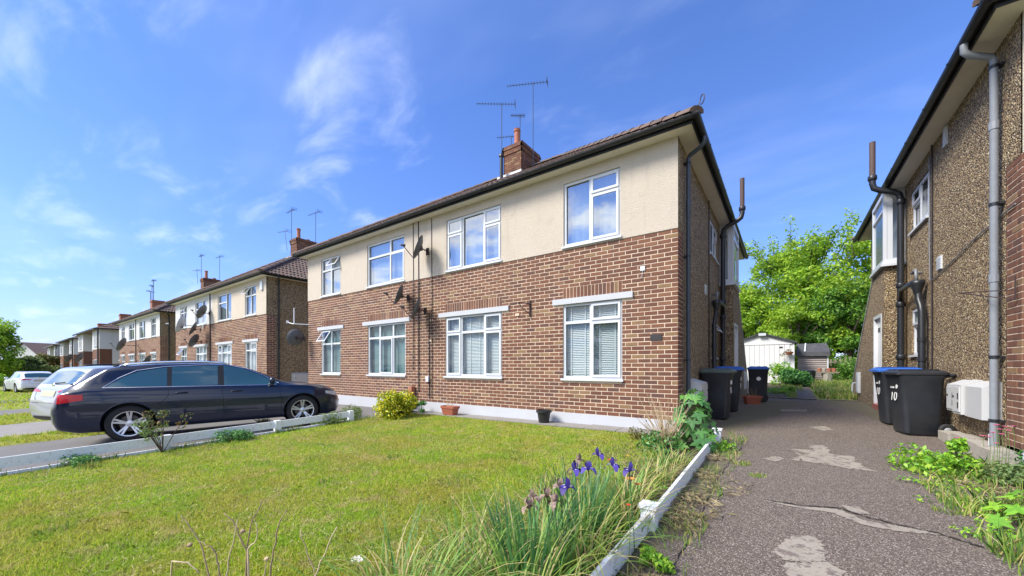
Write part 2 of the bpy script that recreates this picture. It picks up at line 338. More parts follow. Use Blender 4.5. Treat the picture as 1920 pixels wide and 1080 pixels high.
# ---------------------------------------------------------------- ground
def sheet(name, poly, m, dz, step=.5, kind='structure', smooth=True, xs=None, ys=None):
    """poly = function(x,y)->bool or rectangle (x0,x1,y0,y1)"""
    x0, x1, y0, y1 = poly
    nx = max(2, int((x1-x0)/step)+1); ny = max(2, int((y1-y0)/step)+1)
    X = np.linspace(x0, x1, nx); Y = np.linspace(y0, y1, ny); v = [(x, y, G(x, y)+dz) for y in Y for x in X]
    f = [(j*nx+i, j*nx+i+1, (j+1)*nx+i+1, (j+1)*nx+i) for j in range(ny-1) for i in range(nx-1)]
    b = MB(); b.add(v, f); o = b.obj(name, m, smooth=True); o['kind'] = kind; return o
def big_ground():
    X = sorted(set([-900,-500,-300,-200,-150,-110]+list(range(-80, 14, 1))+[15,18,22,28,36,50,80,150,300,600])); Y = sorted(set([-900,-400,-200,-120,-80,-60,-40,-30]+list(range(-24, 26, 1))+[28,32,40,60,100,200,400,900]))
    X = sorted(set(X) | set(np.arange(-8.5, 0.1, .25).round(3))); Y = sorted(set(Y) | set(np.arange(-8, 1, .25).round(3)))
    v = [(x, y, G(x, y)-.02) for y in Y for x in X]; nx = len(X)
    f = [(j*nx+i, j*nx+i+1, (j+1)*nx+i+1, (j+1)*nx+i) for j in range(len(Y)-1) for i in range(nx-1)]
    b = MB(); b.add(v, f); b.obj('ground', 'far_grass', smooth=True)['kind'] = 'structure'
big_ground()
FX = .62      # line of the low fence along the drive
sheet('driveway', (FX+.05, 3.5, -12, 8.05), 'tarmac', .0, .25)
sheet('driveway', (-.1, FX+.05, .0, 8.05), 'tarmac', .0, .25)
sheet('drive_end_kerb', (.3, 3.4, 8.06, 8.2), 'concrete_patch', .03, .1)
sheet('neighbouring_driveway', (-10.6, -6.45, -11, -.02), 'road', .004, .25)
sheet('side_passage', (-15.5, -12.25, -11, 11), 'concrete', .006, .25)
for i, xx in enumerate((-19.5, -28.5, -38, -50)):
    sheet('parking_strip', (xx-2.8, xx, -11, -.1), 'road', .004, .5)
sheet('road', (-160, 60, -21, -14.2), 'road', .0, 1.0)
sheet('pavement', (-160, 60, -14.0, -11.2), 'concrete', .012, 1.0)
kb = MB()
for x in range(-80, 30, 2):
    kb.add([(x,-14.2,G(x,-14.1)-.05),(x+2,-14.2,G(x+2,-14.1)-.05),(x+2,-14.2,G(x+2,-14.1)+.1),(x,-14.2,G(x,-14.1)+.1),(x,-14,G(x,-14.1)-.05),(x+2,-14,G(x+2,-14.1)-.05),(x+2,-14,G(x+2,-14.1)+.1),(x,-14,G(x,-14.1)+.1)],[(0,1,2,3),(3,2,6,7)])
kb.obj('kerb', 'concrete')['kind'] = 'structure'
sheet('lawn_soil', (-6.3, FX-.03, -11, -.46), 'lawn_ground', .006, .25)
sheet('flower_bed_soil', (-.55, FX-.03, -8, -.5), 'soil', .014, .25)
sheet('weed_bed_soil', (2.95, 6.5, -9, -.02), 'soil', .012, .25)
sheet('gravel_path', (-.9, 1.55, 8.22, 15.25), 'soil', .01, .4)
sheet('garden_path', (1.56, 2.25, 8.22, 18), 'tarmac', .01, .4)
# paving slabs at the wall foot, each one a piece
pave = sheet('paving_path', (-6.2, .3, -.46, 0), 'soil', .012, .3)
x = -6.15
while x < .2:
    w = .58+random.uniform(-.03, .03); z = G(x, -.2)+.03
    MB().box(x, x+w, -.45, -.03, z-.03, z+random.uniform(-.004, .006)).obj('paving_slab', 'concrete', pave); x += w+.015
# repairs in the tarmac: irregular thin screeds
def blob(name, pts, m, dz, kind='structure', jit=.014, n=14):
    P = []
    for i in range(len(pts)):
        a = pts[i]; c = pts[(i+1) % len(pts)]
        for k in range(n):
            t = k/n; P.append((a[0]+(c[0]-a[0])*t+random.uniform(-jit, jit), a[1]+(c[1]-a[1])*t+random.uniform(-jit, jit)))
    bm = bmesh.new(); vs = [bm.verts.new((p[0], p[1], G(*p)+dz)) for p in P]
    f = bm.faces.new(vs); bmesh.ops.triangulate(bm, faces=[f]); bmesh.ops.recalc_face_normals(bm, faces=bm.faces)
    if sum(ff.normal.z for ff in bm.faces) < 0: bmesh.ops.reverse_faces(bm, faces=bm.faces)
    me = bpy.data.meshes.new(name); bm.to_mesh(me); bm.free(); o = mk(name, me, m); o['kind'] = kind; return o
CAMP = np.array([1.44, -6.75, 1.1]); CC, SS = .813/math.hypot(.813, .582), .582/math.hypot(.813, .582)
def gp(px, py):
    """photo pixel -> point on the ground (used once to lay things out)"""
    r = (px-960)/715; u = (688-py)/715; d = (CC*r-SS, SS*r+CC, u); z = 0
    for _ in range(12):
        t = (z-1.1)/d[2]; p = (1.44+t*d[0], -6.75+t*d[1]); z = G(*p)
    return p
def gpl(L): return [gp(*p) for p in L]
blob('repair_patch', gpl([(1448,1035),(1478,1008),(1530,1005),(1548,1030),(1552,1052),(1510,1056),(1470,1050)]), 'concrete_patch', .004)
blob('repair_patch', gpl([(1470,1056),(1552,1055),(1585,1072),(1560,1110),(1490,1120)]), 'concrete_patch', .003)
blob('repair_patch', gpl([(1478,842),(1525,843),(1520,835),(1545,835),(1560,852),(1600,856),(1605,866),(1640,884),(1585,878),(1530,868),(1480,862),(1515,852)]), 'concrete_patch', .004, jit=.03)
blob('repair_patch', gpl([(1428,860),(1455,856),(1472,860),(1455,866)]), 'concrete_patch', .004)
blob('repair_patch', gpl([(1516,801),(1545,799),(1562,806),(1545,808)]), 'concrete_patch', .004)
blob('repair_patch', gpl([(1464,768),(1512,768),(1514,772),(1464,771)]), 'concrete_patch', .004)
blob('repair_patch', gpl([(1434,939),(1500,950),(1570,955),(1625,978),(1760,1000),(1765,1004),(1690,998),(1620,985),(1560,962),(1480,950)]), 'concrete_patch', .004, jit=.01)
blob('repair_patch', gpl([(1272,972),(1300,966),(1314,975),(1308,990),(1285,988)]), 'concrete_patch', .005)
blob('repair_patch', gpl([(1575,948),(1610,952),(1635,966),(1600,964)]), 'concrete_patch', .005)
def crack(name, pl, w, m, dz):
    b = MB(); P = []
    for i in range(len(pl)-1):
        for k in range(10):
            t = k/10; P.append((pl[i][0]+(pl[i+1][0]-pl[i][0])*t+random.gauss(0, .006), pl[i][1]+(pl[i+1][1]-pl[i][1])*t+random.gauss(0, .006)))
    v = []
    for i, p in enumerate(P):
        q = P[min(i+1, len(P)-1)]; o = P[max(i-1, 0)]; d = Vector((q[0]-o[0], q[1]-o[1])).normalized(); ww = w*random.uniform(.3, 1.2)
        v += [(p[0]-d.y*ww, p[1]+d.x*ww, G(*p)+dz), (p[0]+d.y*ww, p[1]-d.x*ww, G(*p)+dz)]
    b.add(v, [(2*i, 2*i+1, 2*i+3, 2*i+2) for i in range(len(P)-1)]); b.obj(name, m, recalc=True)['kind'] = 'structure'
crack('crack', gpl([(1434,938),(1500,948),(1570,953),(1640,975),(1760,1002),(1850,1030)]), .009, 'crack_dark', .008)
crack('crack', gpl([(1392,838),(1365,870),(1340,905),(1310,980),(1270,1050),(1240,1110)]), .0045, 'crack_dark', .006)
crack('crack', gpl([(1385,825),(1470,845),(1560,850)]), .005, 'crack_dark', .004)
blob('moss_edge', gpl([(1345,838),(1372,832),(1378,850),(1338,902),(1292,955),(1262,1010),(1215,1080),(1190,1130),(1130,1130),(1222,960),(1300,870)]), 'moss_tarmac', .002, jit=.07, n=12)
blob('moss_edge', gpl([(1350,790),(1440,752),(1500,752),(1470,775),(1400,800),(1360,822)]), 'moss_tarmac', .002, jit=.06)
blob('moss_edge', gpl([(1600,748),(1660,770),(1700,812),(1600,770),(1540,752)]), 'moss_tarmac', .002, jit=.06)

# ---------------------------------------------------------------- windows
def window(parent, T, x0, x1, z0, z1, cols, pane='pane', inside='curtain', recess=.05, sill=True, open_=(), dark=False, blind=False):
    """T maps local (u along wall, depth outward-negative, z) to house coordinates. cols: list of (share, [row shares], [opener?])
       returns the window (its frame) with panes, sill and blind as children"""
    def tb(b, u0, u1, d0, d1, a, c):   # box through T
        P = [T(u, d, z) for z in (a, c) for d in (d0, d1) for u in (u0, u1)]
        b.add(P, [(0,1,3,2),(4,6,7,5),(0,4,5,1),(2,3,7,6),(0,2,6,4),(1,5,7,3)])
    fw = .048; f = MB(); zz0 = z0+(.035 if sill else 0)
    tb(f, x0, x0+fw, recess-.02, recess+.05, zz0, z1); tb(f, x1-fw, x1, recess-.02, recess+.05, zz0, z1)
    tb(f, x0+fw, x1-fw, recess-.02, recess+.05, zz0, zz0+fw); tb(f, x0+fw, x1-fw, recess-.02, recess+.05, z1-fw, z1)
    tot = sum(c[0] for c in cols); u = x0+fw; iw = x1-x0-2*fw; panes = []; mull = .055; cas = []
    ncol = len(cols); avail = iw-mull*(ncol-1)
    for ci, (sh, rows, op) in enumerate(cols):
        w = avail*sh/tot; rt = sum(rows); zt = z1-fw; ah = z1-fw-(zz0+fw)-mull*(len(rows)-1)
        for ri, r in enumerate(rows):
            h = ah*r/rt; a, c = zt-h, zt
            if op[ri]: cas.append((u, u+w, a, c, (ci, ri) in open_))
            else: panes.append((u, u+w, a, c))
            zt -= h
            if ri < len(rows)-1: tb(f, u, u+w, recess-.018, recess+.05, zt-mull, zt); zt -= mull
        u += w
        if ci < ncol-1: tb(f, u, u+mull, recess-.019, recess+.05, zz0+fw, z1-fw); u += mull
    wo = f.obj('window', 'upvc', parent, recalc=True)
    for (a, b_, c, d) in panes:
        g = MB(); P = [T(a, recess+.02, c), T(b_, recess+.02, c), T(b_, recess+.02, d), T(a, recess+.02, d)]
        g.add(P, [(0,1,2,3)]); g.obj('pane', pane, wo)
        s_ = MB()
        for q in ((a, a+.006, c, d), (b_-.006, b_, c, d), (a+.006, b_-.006, c, c+.006), (a+.006, b_-.006, d-.006, d)): tb(s_, q[0], q[1], recess+.012, recess+.019, q[2], q[3])
        s_.obj('seal', 'seal', wo)
    for (a, b_, c, d, op) in cas:
        ca = MB(); cw = .042; a -= .012; b_ += .012; c -= .012; d += .012; ang = math.radians(32) if op else 0
        def R(uu, dd, zz2):   # top hung: swings outward about the top edge
            dz = zz2-d; dn = dd-(recess-.02)
            return T(uu, (recess-.02)+dn*math.cos(ang)+dz*math.sin(ang), d+dz*math.cos(ang)-dn*math.sin(ang)*-1*0)
        for q in ((a, a+cw, c, d), (b_-cw, b_, c, d), (a+cw, b_-cw, c, c+cw), (a+cw, b_-cw, d-cw, d)):
            P = [R(uu, dd, z2) for z2 in (q[2], q[3]) for dd in (recess-.045, recess-.0205) for uu in (q[0], q[1])]
            ca.add(P, [(0,1,3,2),(4,6,7,5),(0,4,5,1),(2,3,7,6),(0,2,6,4),(1,5,7,3)])
        ca.obj('casement', 'upvc', wo, recalc=True)
        g = MB(); g.add([R(a+cw, recess-.03, c+cw), R(b_-cw, recess-.03, c+cw), R(b_-cw, recess-.03, d-cw), R(a+cw, recess-.03, d-cw)], [(0,1,2,3)]); g.obj('pane', pane, wo)
    if sill:
        s_ = MB(); tb(s_, x0-.03, x1+.03, -.045, recess+.03, z0-.005, z0+.034); s_.obj('window_sill', 'upvc', wo, recalc=True)
    # behind the glass: room box and curtain or blind
    rb = MB(); e = .10; dd = recess+.06
    P = [T(u_, d_, z_) for z_ in (z0, z1) for d_ in (dd, dd+.9) for u_ in (x0-.0, x1+.0)]
    rb.add(P, [(0,1,3,2),(4,6,7,5),(2,3,7,6),(0,2,6,4),(1,5,7,3)]); rb.obj('room_recess', 'room', wo)
    if blind:
        bb = MB(); z = zz0+fw
        while z < z1-fw:
            P = [T(x0+fw, dd+.010, z), T(x1-fw, dd+.010, z), T(x1-fw, dd+.030, z+.024), T(x0+fw, dd+.030, z+.024)]
            bb.add(P, [(0,1,2,3)]); z += .034
        for k in range(int((x1-x0)/.3)+1):
            uu = x0+.12+k*.3
            if uu < x1-.06: tb(bb, uu, uu+.022, dd+.004, dd+.008, zz0, z1)
        o = bb.obj('blind', 'blind', wo); o['kind'] = 'stuff'
        if True:
            q = MB(); q.add([T(x0, dd+.04, z0), T(x1, dd+.04, z0), T(x1, dd+.04, z1), T(x0, dd+.04, z1)], [(0,1,2,3)]); q.obj('curtain_lining', 'curtain', wo)
    elif inside:
        cb = MB(); n = 26; P = []
        for k in range(n+1):
            uu = x0+(x1-x0)*k/n; d_ = dd+.05+.018*math.sin(k*1.9); P += [T(uu, d_, z0), T(uu, d_, z1)]
        cb.add(P, [(2*k, 2*k+2, 2*k+3, 2*k+1) for k in range(n)]); cb.obj('curtain', inside, wo, smooth=True)
    return wo

BRICK_MESH = {}
def brick_box(b, x0, x1, y0, y1, z0, z1):
    e = .004
    # front face slightly smaller (arris), 5 visible sides
    b.add([(x0,y1,z0),(x1,y1,z0),(x1,y1,z1),(x0,y1,z1),(x0,y0+e,z0),(x1,y0+e,z0),(x1,y0+e,z1),(x0,y0+e,z1),(x0+e,y0,z0+e),(x1-e,y0,z0+e),(x1-e,y0,z1-e),(x0+e,y0,z1-e)],
          [(8,9,10,11),(4,5,9,8),(5,6,10,9),(6,7,11,10),(7,4,8,11),(0,1,5,4),(1,2,6,5),(2,3,7,6),(3,0,4,7)])
class House:
    L = 12.23; D = 8.85; ZP = .2; ZB = 3.41; ZS = 4.93
def make_house(ox, oy, oz, label, group, sx=1, lod=0, upper='render_cream', upper2=None, front=True, wl=None, seed=1, side=True, chim=True, brickm='brick'):
    """local frame: x from -L to 0, front at y=0 facing -y. sx=-1 mirrors it. Everything is laid out relative to the Empty."""
    R = random.Random(seed)
    root = empty('maisonette_house', (ox, oy, oz), label, 'house', group); L, D, ZP, ZB, ZS = House.L, House.D, House.ZP, House.ZB, House.ZS
    m3 = lambda x, y, z: (sx*x, y, z)
    class HB(MB):
        def obj(s, name, m, parent=None, **k):
            s.v = [m3(*v) for v in s.v]
            if sx < 0: s.f = [f[::-1] for f in s.f]
            k.pop('recalc', None) if sx > 0 and False else None
            return MB.obj(s, name, m, parent, **k)
    T0 = lambda u, d, z: m3(u, d, z)
    TS = lambda u, d, z: m3(-d, u, z)          # side wall: u runs along +y
    low = [(-11.33,-10.165), (-8.69,-6.96), (-5.43,-3.67), (-2.15,-.95)]
    upp = [(-11.33,-10.155), (-8.70,-6.99), (-5.38,-3.68), (-2.13,-.98)]
    if wl: low, upp = wl
    ZL0, ZL1, ZU0, ZU1 = .84, 2.335, 3.44, 4.72
    holes = []
    if front:
        holes = [(a, b, ZL0, ZL1) for a, b in low]+[(a, b, ZU0, ZU1) for a, b in upp]
    # wall core cells with window openings (mortar colour below ZB)
    def wallgrid(X0, X1, Z0, Z1, hl, y, name, m, T):
        xs = sorted(set([X0, X1]+[h[0] for h in hl if X0 < h[0] < X1]+[h[1] for h in hl if X0 < h[1] < X1])); zs = sorted(set([Z0, Z1]+[h[2] for h in hl if Z0 < h[2] < Z1]+[h[3] for h in hl if Z0 < h[3] < Z1]))
        b = MB()
        for i in range(len(xs)-1):
            for j in range(len(zs)-1):
                cx_, cz_ = (xs[i]+xs[i+1])/2, (zs[j]+zs[j+1])/2
                if any(h[0] < cx_ < h[1] and h[2] < cz_ < h[3] for h in hl): continue
                b.add([T(xs[i], y, zs[j]), T(xs[i+1], y, zs[j]), T(xs[i+1], y, zs[j+1]), T(xs[i], y, zs[j+1])], [(0,1,2,3)])
        for h in hl:
            if h[3] <= Z0 or h[2] >= Z1 or h[0] < X0 or h[1] > X1: continue
            a, c = max(h[2], Z0), min(h[3], Z1)
            for q in (((h[0], a), (h[0], c)), ((h[1], c), (h[1], a)), ((h[0], c), (h[1], c)), ((h[1], a), (h[0], a))):
                b.add([T(q[0][0], y, q[0][1]), T(q[1][0], y, q[1][1]), T(q[1][0], .11, q[1][1]), T(q[0][0], .11, q[0][1])], [(0,1,2,3)])
        return b.obj(name, m, root)
    wall = wallgrid(-L, 0, ZP-.01, ZB, holes, .0045, 'front_wall', 'mortar', T0)
    if upper2:
        wallgrid(-L/2, 0, ZB, ZS, holes, -.012, 'rendered_wall', upper, T0); wallgrid(-L, -L/2-.002, ZB, ZS, holes, -.011, 'rendered_wall', upper2, T0)
    else: wallgrid(-L, 0, ZB, ZS, holes, -.012, 'rendered_wall', upper, T0)
    b = HB(); b.box(-L, 0, -.022, .02, -.5, ZP); b.obj('plinth', 'plinth_paint', root)
    # bricks
    if lod <= 1:
        lint = [(a-.22, b_+.20, 2.335, 2.445) for a, b_ in low] if front else []; sold = [(a, b_, 2.445, 2.665) for a, b_ in low] if front else []
        H = [(a, b_, ZL0, ZL1) for a, b_ in low]*front+lint+sold+[(a, b_, ZU0-.03, ZU1) for a, b_ in upp]*front
        nc = 43; ch = (ZB-ZP)/nc; pitch = .2246; items = []; crun = []
        for k in range(nc):
            z0 = ZP+k*ch+.005; z1 = z0+ch-.012; hs_ = sorted([(h[0], h[1]) for h in H if h[2] < z1-.02 and h[3] > z0+.02])
            off = 0 if k % 2 else pitch/2
            x = off
            while x > -L-.001:
                a = max(x-pitch+.012, -L) if x-pitch > -L else -L; c = min(x, 0)
                for p, q in subtract(a, c, hs_):
                    if q-p > .025: items.append((p, q, z0, z1, 0))
                x -= pitch
        for (a, b_, z0, z1) in sold:
            n = round((b_-a)/.075); w = (b_-a)/n
            for i in range(n): items.append((a+i*w+.005, a+(i+1)*w-.005, z0+.005, z1-.005, 1))
        it2 = []
        for (p, q, z0, z1, s_) in items:
            yo = R.uniform(-.0025, .0015)
            if lod == 0 and sx > 0:
                d = math.hypot(p-1.44, 6.75, z0-1.1); it2.append((d, p, q, z0, z1, yo))
            else: it2.append((0, p, q, z0, z1, yo))
        if lod == 0 and sx > 0:
            it2.sort(); near, far = it2[:292], it2[292:]
            for (d, p, q, z0, z1, yo) in near:
                key = (round(q-p, 3), round(z1-z0, 3))
                if key not in BRICK_MESH:
                    bb = MB(); w, h = q-p, z1-z0; brick_box(bb, -w/2, w/2, 0, .014, -h/2, h/2); BRICK_MESH[key] = bb.mesh('brick'); BRICK_MESH[key].materials.append(MATS[brickm])
                mk('brick', BRICK_MESH[key], None, wall, ((p+q)/2, yo, (z0+z1)/2))
        else: far = it2
        bb = HB()
        for (d, p, q, z0, z1, yo) in far: brick_box(bb, p, q, yo, yo+.010, z0, z1)
        o = bb.obj('brickwork', brickm, wall); o['kind'] = 'stuff'
        # brick return on the side wall
        RW = .36
        q = MB(); q.add([TS(0, .0045, ZP), TS(RW, .0045, ZP), TS(RW, .0045, ZB), TS(0, .0045, ZB)], [(0,1,2,3)]); rw = q.obj('corner_wall', 'mortar', root, recalc=False)
        bb = MB(); n0 = 0
        for k in range(nc):
            z0 = ZP+k*ch+.005; z1 = z0+ch-.010
            segs = [(0, .215), (.2246, RW)] if k % 2 == 0 else [(0, .1025), (.112, .3275), (.337, RW)]
            for (p, q_) in segs:
                t = MB(); yo = R.uniform(-.002, .001); brick_box(t, p, q_, yo, yo+.014, z0, z1)
                t.v = [TS(*v) for v in t.v]; bb.add(t.v, t.f)
        o = bb.obj('corner_brick', brickm, rw, recalc=True); o['kind'] = 'stuff'
        for (a, b_, z0, z1) in lint:
            l = HB(); l.box(a, b_, -.035, .05, z0, z1); l.obj('lintel', 'plinth_paint', root)
        if lod == 0 and sx > 0:
            for (xx, zz_, w) in ((-3.30,2.20,.10),(-6.02,1.75,.12),(-6.02,2.27,.14)):
                l = HB(); l.box(xx, xx+w, -.012, .012, zz_, zz_+.05); l.obj('pale_repair', 'mortar', wall)
    # window layouts
    if front:
        insu = ['curtain']*4; top = .30
        for i, (a, b_) in enumerate(upp):
            w2 = b_-a
            if i == 0: c = [(1, [.3, .7], [0, 0]), (1, [.3, .7], [1, 0])]; op = {(1, 0)}
            elif i == 1: c = [(1.75, [.3, .7], [0, 0]), (1, [.3, .7], [0, 1])]; op = set()
            elif i == 2: c = [(.85, [.27, .73], [1, 1]), (1.2, [1], [0]), (.85, [.27, .73], [1, 1])]; op = set()
            else: c = [(1, [1], [0]), (1.05, [.25, .75], [1, 1])]; op = set()
            if lod and i == 3: c = [(1, [.3, .7], [1, 0]), (1, [.3, .7], [0, 0])]; op = {(0, 0)}
            if lod and i == 2: c = [(1.6, [.3, .7], [0, 0]), (1, [1], [0])]
            window(root, T0, a, b_, ZU0, ZU1, c, 'pane_up', 'curtain', recess=.04, open_=op)
        for i, (a, b_) in enumerate(low):
            if i == 0: c = [(1, [.3, .7], [1, 0]), (1, [.3, .7], [0, 0])]; op = {(0, 0)}
            elif i == 1: c = [(1, [.24, .76], [0, 0]), (1.15, [.24, .76], [0, 1]), (1, [.24, .76], [0, 0])]; op = set()
            elif i == 2: c = [(.85, [.25, .75], [1, 1]), (1.3, [.25, .75], [0, 0]), (.85, [.25, .75], [1, 1])]; op = set()
            else: c = [(1, [.22, .78], [0, 0]), (1.05, [.22, .78], [1, 1])]; op = set()
            window(root, T0, a, b_, ZL0, ZL1, c, 'pane', 'teal_curtain' if i < 2 and lod == 0 else 'curtain', recess=.05, open_=op, blind=(i >= 2 and lod == 0))
    # side wall with the stair projection
    if side:
        wu = (3.28, 4.45, 3.76, 4.62); wd = (3.55, 4.40, 1.30, 2.26); PS, PD = 4.95, .32
        sh = [wu, wd]; RW = .36
        wallgrid(RW, PS, -.4, ZB, sh, 0, 'side_wall', 'pebbledash', TS); wallgrid(0.02, RW, ZB, ZS, [], 0, 'side_wall', 'pebbledash', TS)
        wallgrid(RW, PS, ZB, ZS, sh, 0, 'side_wall', 'pebbledash', TS); wallgrid(PS, D, -.4, ZS, [], 0, 'side_wall', 'pebbledash', TS)
        window(root, TS, wu[0], wu[1], wu[2], wu[3], [(1, [1], [1]), (1, [.35, .65], [1, 0])], 'pane_up', 'curtain', recess=.05, sill=True)
        window(root, TS, wd[0], wd[1], wd[2], wd[3], [(1, [.35, .65], [1, 0])], 'pane', 'curtain', recess=.05, sill=True, open_={(0, 0)} if sx > 0 and lod == 0 else ())
        if lod == 0:
            # stair enclosure: battered back, door, glazed landing
            b = HB(); z3 = 3.28; e = 9.7; dy0, dy1, dz = 5.2, 6.12, 2.3
            prof = [(PS, -.3), (PS, z3), (6.2, z3), (e, .55), (e, -.3)]
            # outer face with a door opening
            def face(pts): b.add([(PD, p[0], p[1]) for p in pts], [tuple(range(len(pts)))])
            face([(PS, -.3), (dy0, -.3), (dy0, z3), (PS, z3)]); face([(dy0, dz), (dy1, dz), (dy1, z3), (dy0, z3)])
            zk = z3-(z3-.55)*(0)/1; face([(dy1, -.3), (e, -.3), (e, .55), (6.2, z3), (dy1, z3)])
            b.add([(0, PS, -.3), (PD, PS, -.3), (PD, PS, z3), (0, PS, z3)], [(0,1,2,3)])
            b.add([(0, 6.2, z3), (PD, 6.2, z3), (PD, e, .55), (0, e, .55)], [(0,1,2,3)]); b.add([(0, e, .55), (PD, e, .55), (PD, e, -.3), (0, e, -.3)], [(0,1,2,3)])
            b.add([(0, PS, z3), (PD, PS, z3), (PD, 6.2, z3), (0, 6.2, z3)], [(0,1,2,3)])
            for q in ((dy0, dy0), (dy1, dy1)): b.add([(PD, q[0], -.3), (PD-.12, q[0], -.3), (PD-.12, q[0], dz), (PD, q[0], dz)], [(0,1,2,3)])
            b.add([(PD, dy0, dz), (PD-.12, dy0, dz), (PD-.12, dy1, dz), (PD, dy1, dz)], [(0,1,2,3)])
            enc = b.obj('stair_enclosure', 'pebbledash', root, recalc=False)
            # render the mirrored side right too
            t = HB(); t.bar((PD+.004, 6.2, z3), (PD+.004, e, .55), .03, .03); t.bar((PD+.004, e, .55), (PD+.004, e, 0), .03, .03); t.obj('edge_trim', 'upvc', enc)
            f = HB(); f.box(PD-.09, PD+.012, dy0, dy0+.07, .1, dz); f.box(PD-.09, PD+.012, dy1-.07, dy1, .1, dz); f.box(PD-.09, PD+.012, dy0+.07, dy1-.07, dz-.07, dz); dr = f.obj('door_frame', 'upvc', root)
            f = HB(); f.box(PD-.08, PD-.05, dy0+.07, dy1-.07, .24, dz-.07); f.obj('door', 'door_white', dr)
            f = HB(); f.box(PD-.048, PD-.03, dy0+.13, dy0+.16, 1.15, 1.30); f.obj('door_handle', 'chrome', dr)
            f = HB(); f.box(PD-.10, PD+.03, dy0-.02, dy1+.02, -.2, .22); f.obj('door_step', 'step_red', dr)
            f = HB(); f.box(PD-.05, PD-.042, dy1-.42, dy1-.20, 1.92, 2.02); f.obj('number_plate', 'plaque', dr)
            f = HB(); f.box(PD, PD+.05, 8.15, 8.55, .35, .95); f.box(PD+.05, PD+.06, 8.19, 8.51, .39, .91); f.obj('air_vent', 'upvc', enc)
            f = HB(); f.tube([(PD, 8.7, .62), (PD+.10, 8.7, .62), (PD+.12, 8.7, .5), (PD+.12, 8.7, .38)], .02, 6); f.obj('waste_pipe', 'upvc', enc)
            # glazed landing
            g = HB(); y0, y1, za, zb_ = PS-.03, 6.2, z3+.10, ZS
            g.box(-.0, PD+.02, y0, y0+.06, za, za+.07); g.box(PD-.04, PD+.02, y0+.06, y1, za, za+.07)
            for yy in (y0, y0+.62 if False else y1-.06): g.box(PD-.04, PD+.02, yy, yy+.06, za+.07, zb_-.002)
            g.box(PD-.13, PD-.045, y0, y0+.05, za+.07, zb_-.002); g.box(0.0, .05, y0, y0+.05, za+.07, zb_-.002)
            g.box(PD-.04, PD+.02, y0+.06, y1-.06, zb_-.10, zb_-.002); g.box(.05, PD-.13, y0, y0+.05, zb_-.10, zb_-.002)
            g.box(PD-.04, PD+.018, y0+.06, y1-.06, zb_-.42, zb_-.37)
            gl = g.obj('landing_glazing', 'upvc', root)
            p = HB(); p.add([(PD-.01, y0+.06, za+.07), (PD-.01, y1-.06, za+.07), (PD-.01, y1-.06, zb_-.1), (PD-.01, y0+.06, zb_-.1)], [(0,1,2,3)]); p.obj('pane', 'pane_frost', gl)
            p = HB(); p.add([(.05, y0+.03, za+.07), (PD-.13, y0+.03, za+.07), (PD-.13, y0+.03, zb_-.1), (.05, y0+.03, zb_-.1)], [(0,1,2,3)]); p.obj('pane', 'pane_frost', gl)
            p = HB(); p.box(.005, .03, PS+.08, 6.1, za, zb_-.01); p.obj('inner_wall', 'render_white', gl)
            p = HB(); p.box(0.0, PD+.07, PS-.10, 6.26, z3+.0, z3+.05); p.box(0, PD+.045, PS-.07, 6.23, z3+.05, z3+.098); p.obj('ledge', 'upvc', gl)
        # rain pipe with swan neck
        px_ = .42; pm = 'pipe_grey' if sx < 0 else ('pipe_navy' if lod == 0 else 'pipe_black')
        p = HB(); ro = .34; 
        p.tube([(ro, px_-.12, ZS+.02), (ro, px_-.12, ZS-.07), (ro-.05, px_-.10, ZS-.12), (.10, px_-.01, ZS-.17), (.075, px_, ZS-.22), (.075, px_, .02)], .036, 10)
        pp = p.obj('downpipe', pm, root, smooth=True, sharp=50)
        for zc in (4.62, 3.0, 1.2, .45):
            c_ = HB(); c_.tube([(.075, px_, zc), (.075, px_, zc+.035)], .044, 10); c_.box(0, .045, px_-.05, px_+.05, zc+.005, zc+.03); c_.obj('pipe_clip', 'pipe_black', pp)
        for zc in (3.9, 2.1):
            c_ = HB(); c_.tube([(.075, px_, zc), (.075, px_, zc+.09)], .043, 10); c_.obj('pipe_collar', pm, pp)
        # soil stack: rises past the gutter
        p = HB(); sy = 4.68; r = .058
        p.tube([(.11, sy, .05), (.11, sy, 4.60), (.13, sy, 4.72), (.22, sy, 4.80), (.42, sy, 4.88), (.52, sy, 4.95), (.545, sy, 5.06), (.545, sy, 5.2)], r, 12)
        sp = p.obj('soil_stack', 'pipe_black', root, smooth=True, sharp=50)
        p = HB(); p.tube([(.545, sy, 5.2), (.545, sy, 5.95)], .052, 12); p.obj('vent_pipe', 'pipe_rust', sp, smooth=True, sharp=50)
        for zc in (5.12, 4.50, 2.75, 2.35, 1.25):
            c_ = HB(); xx = .545 if zc > 5 else .11; c_.tube([(xx, sy, zc), (xx, sy, zc+.02), (xx, sy, zc+.09), (xx, sy, zc+.11)], [.066, .078, .078, .066], 12); c_.obj('pipe_collar', 'pipe_black', sp, smooth=True)
        if lod == 0:
            p = HB(); y2 = 3.22
            p.tube([(.10, y2, .1), (.10, y2, 2.08), (.105, y2+.04, 2.2), (.12, y2+.10, 2.32), (.12, y2+.12, 2.45)], .05, 10)
            wp = p.obj('waste_pipe', 'pipe_black', root, smooth=True, sharp=50)
            p = HB(); p.lathe([(.05, 2.42), (.06, 2.47), (.10, 2.60), (.105, 2.66), (.095, 2.66)], 12, (.13, y2+.12, 0)); p.obj('hopper', 'pipe_black', wp, smooth=True)
            p = HB(); p.tube([(.13, y2+.2, 2.58), (.16, y2+.5, 2.66), (.16, sy-.35, 2.66), (.12, sy-.05, 2.52)], .045, 10); p.obj('branch_pipe', 'pipe_black', wp, smooth=True)
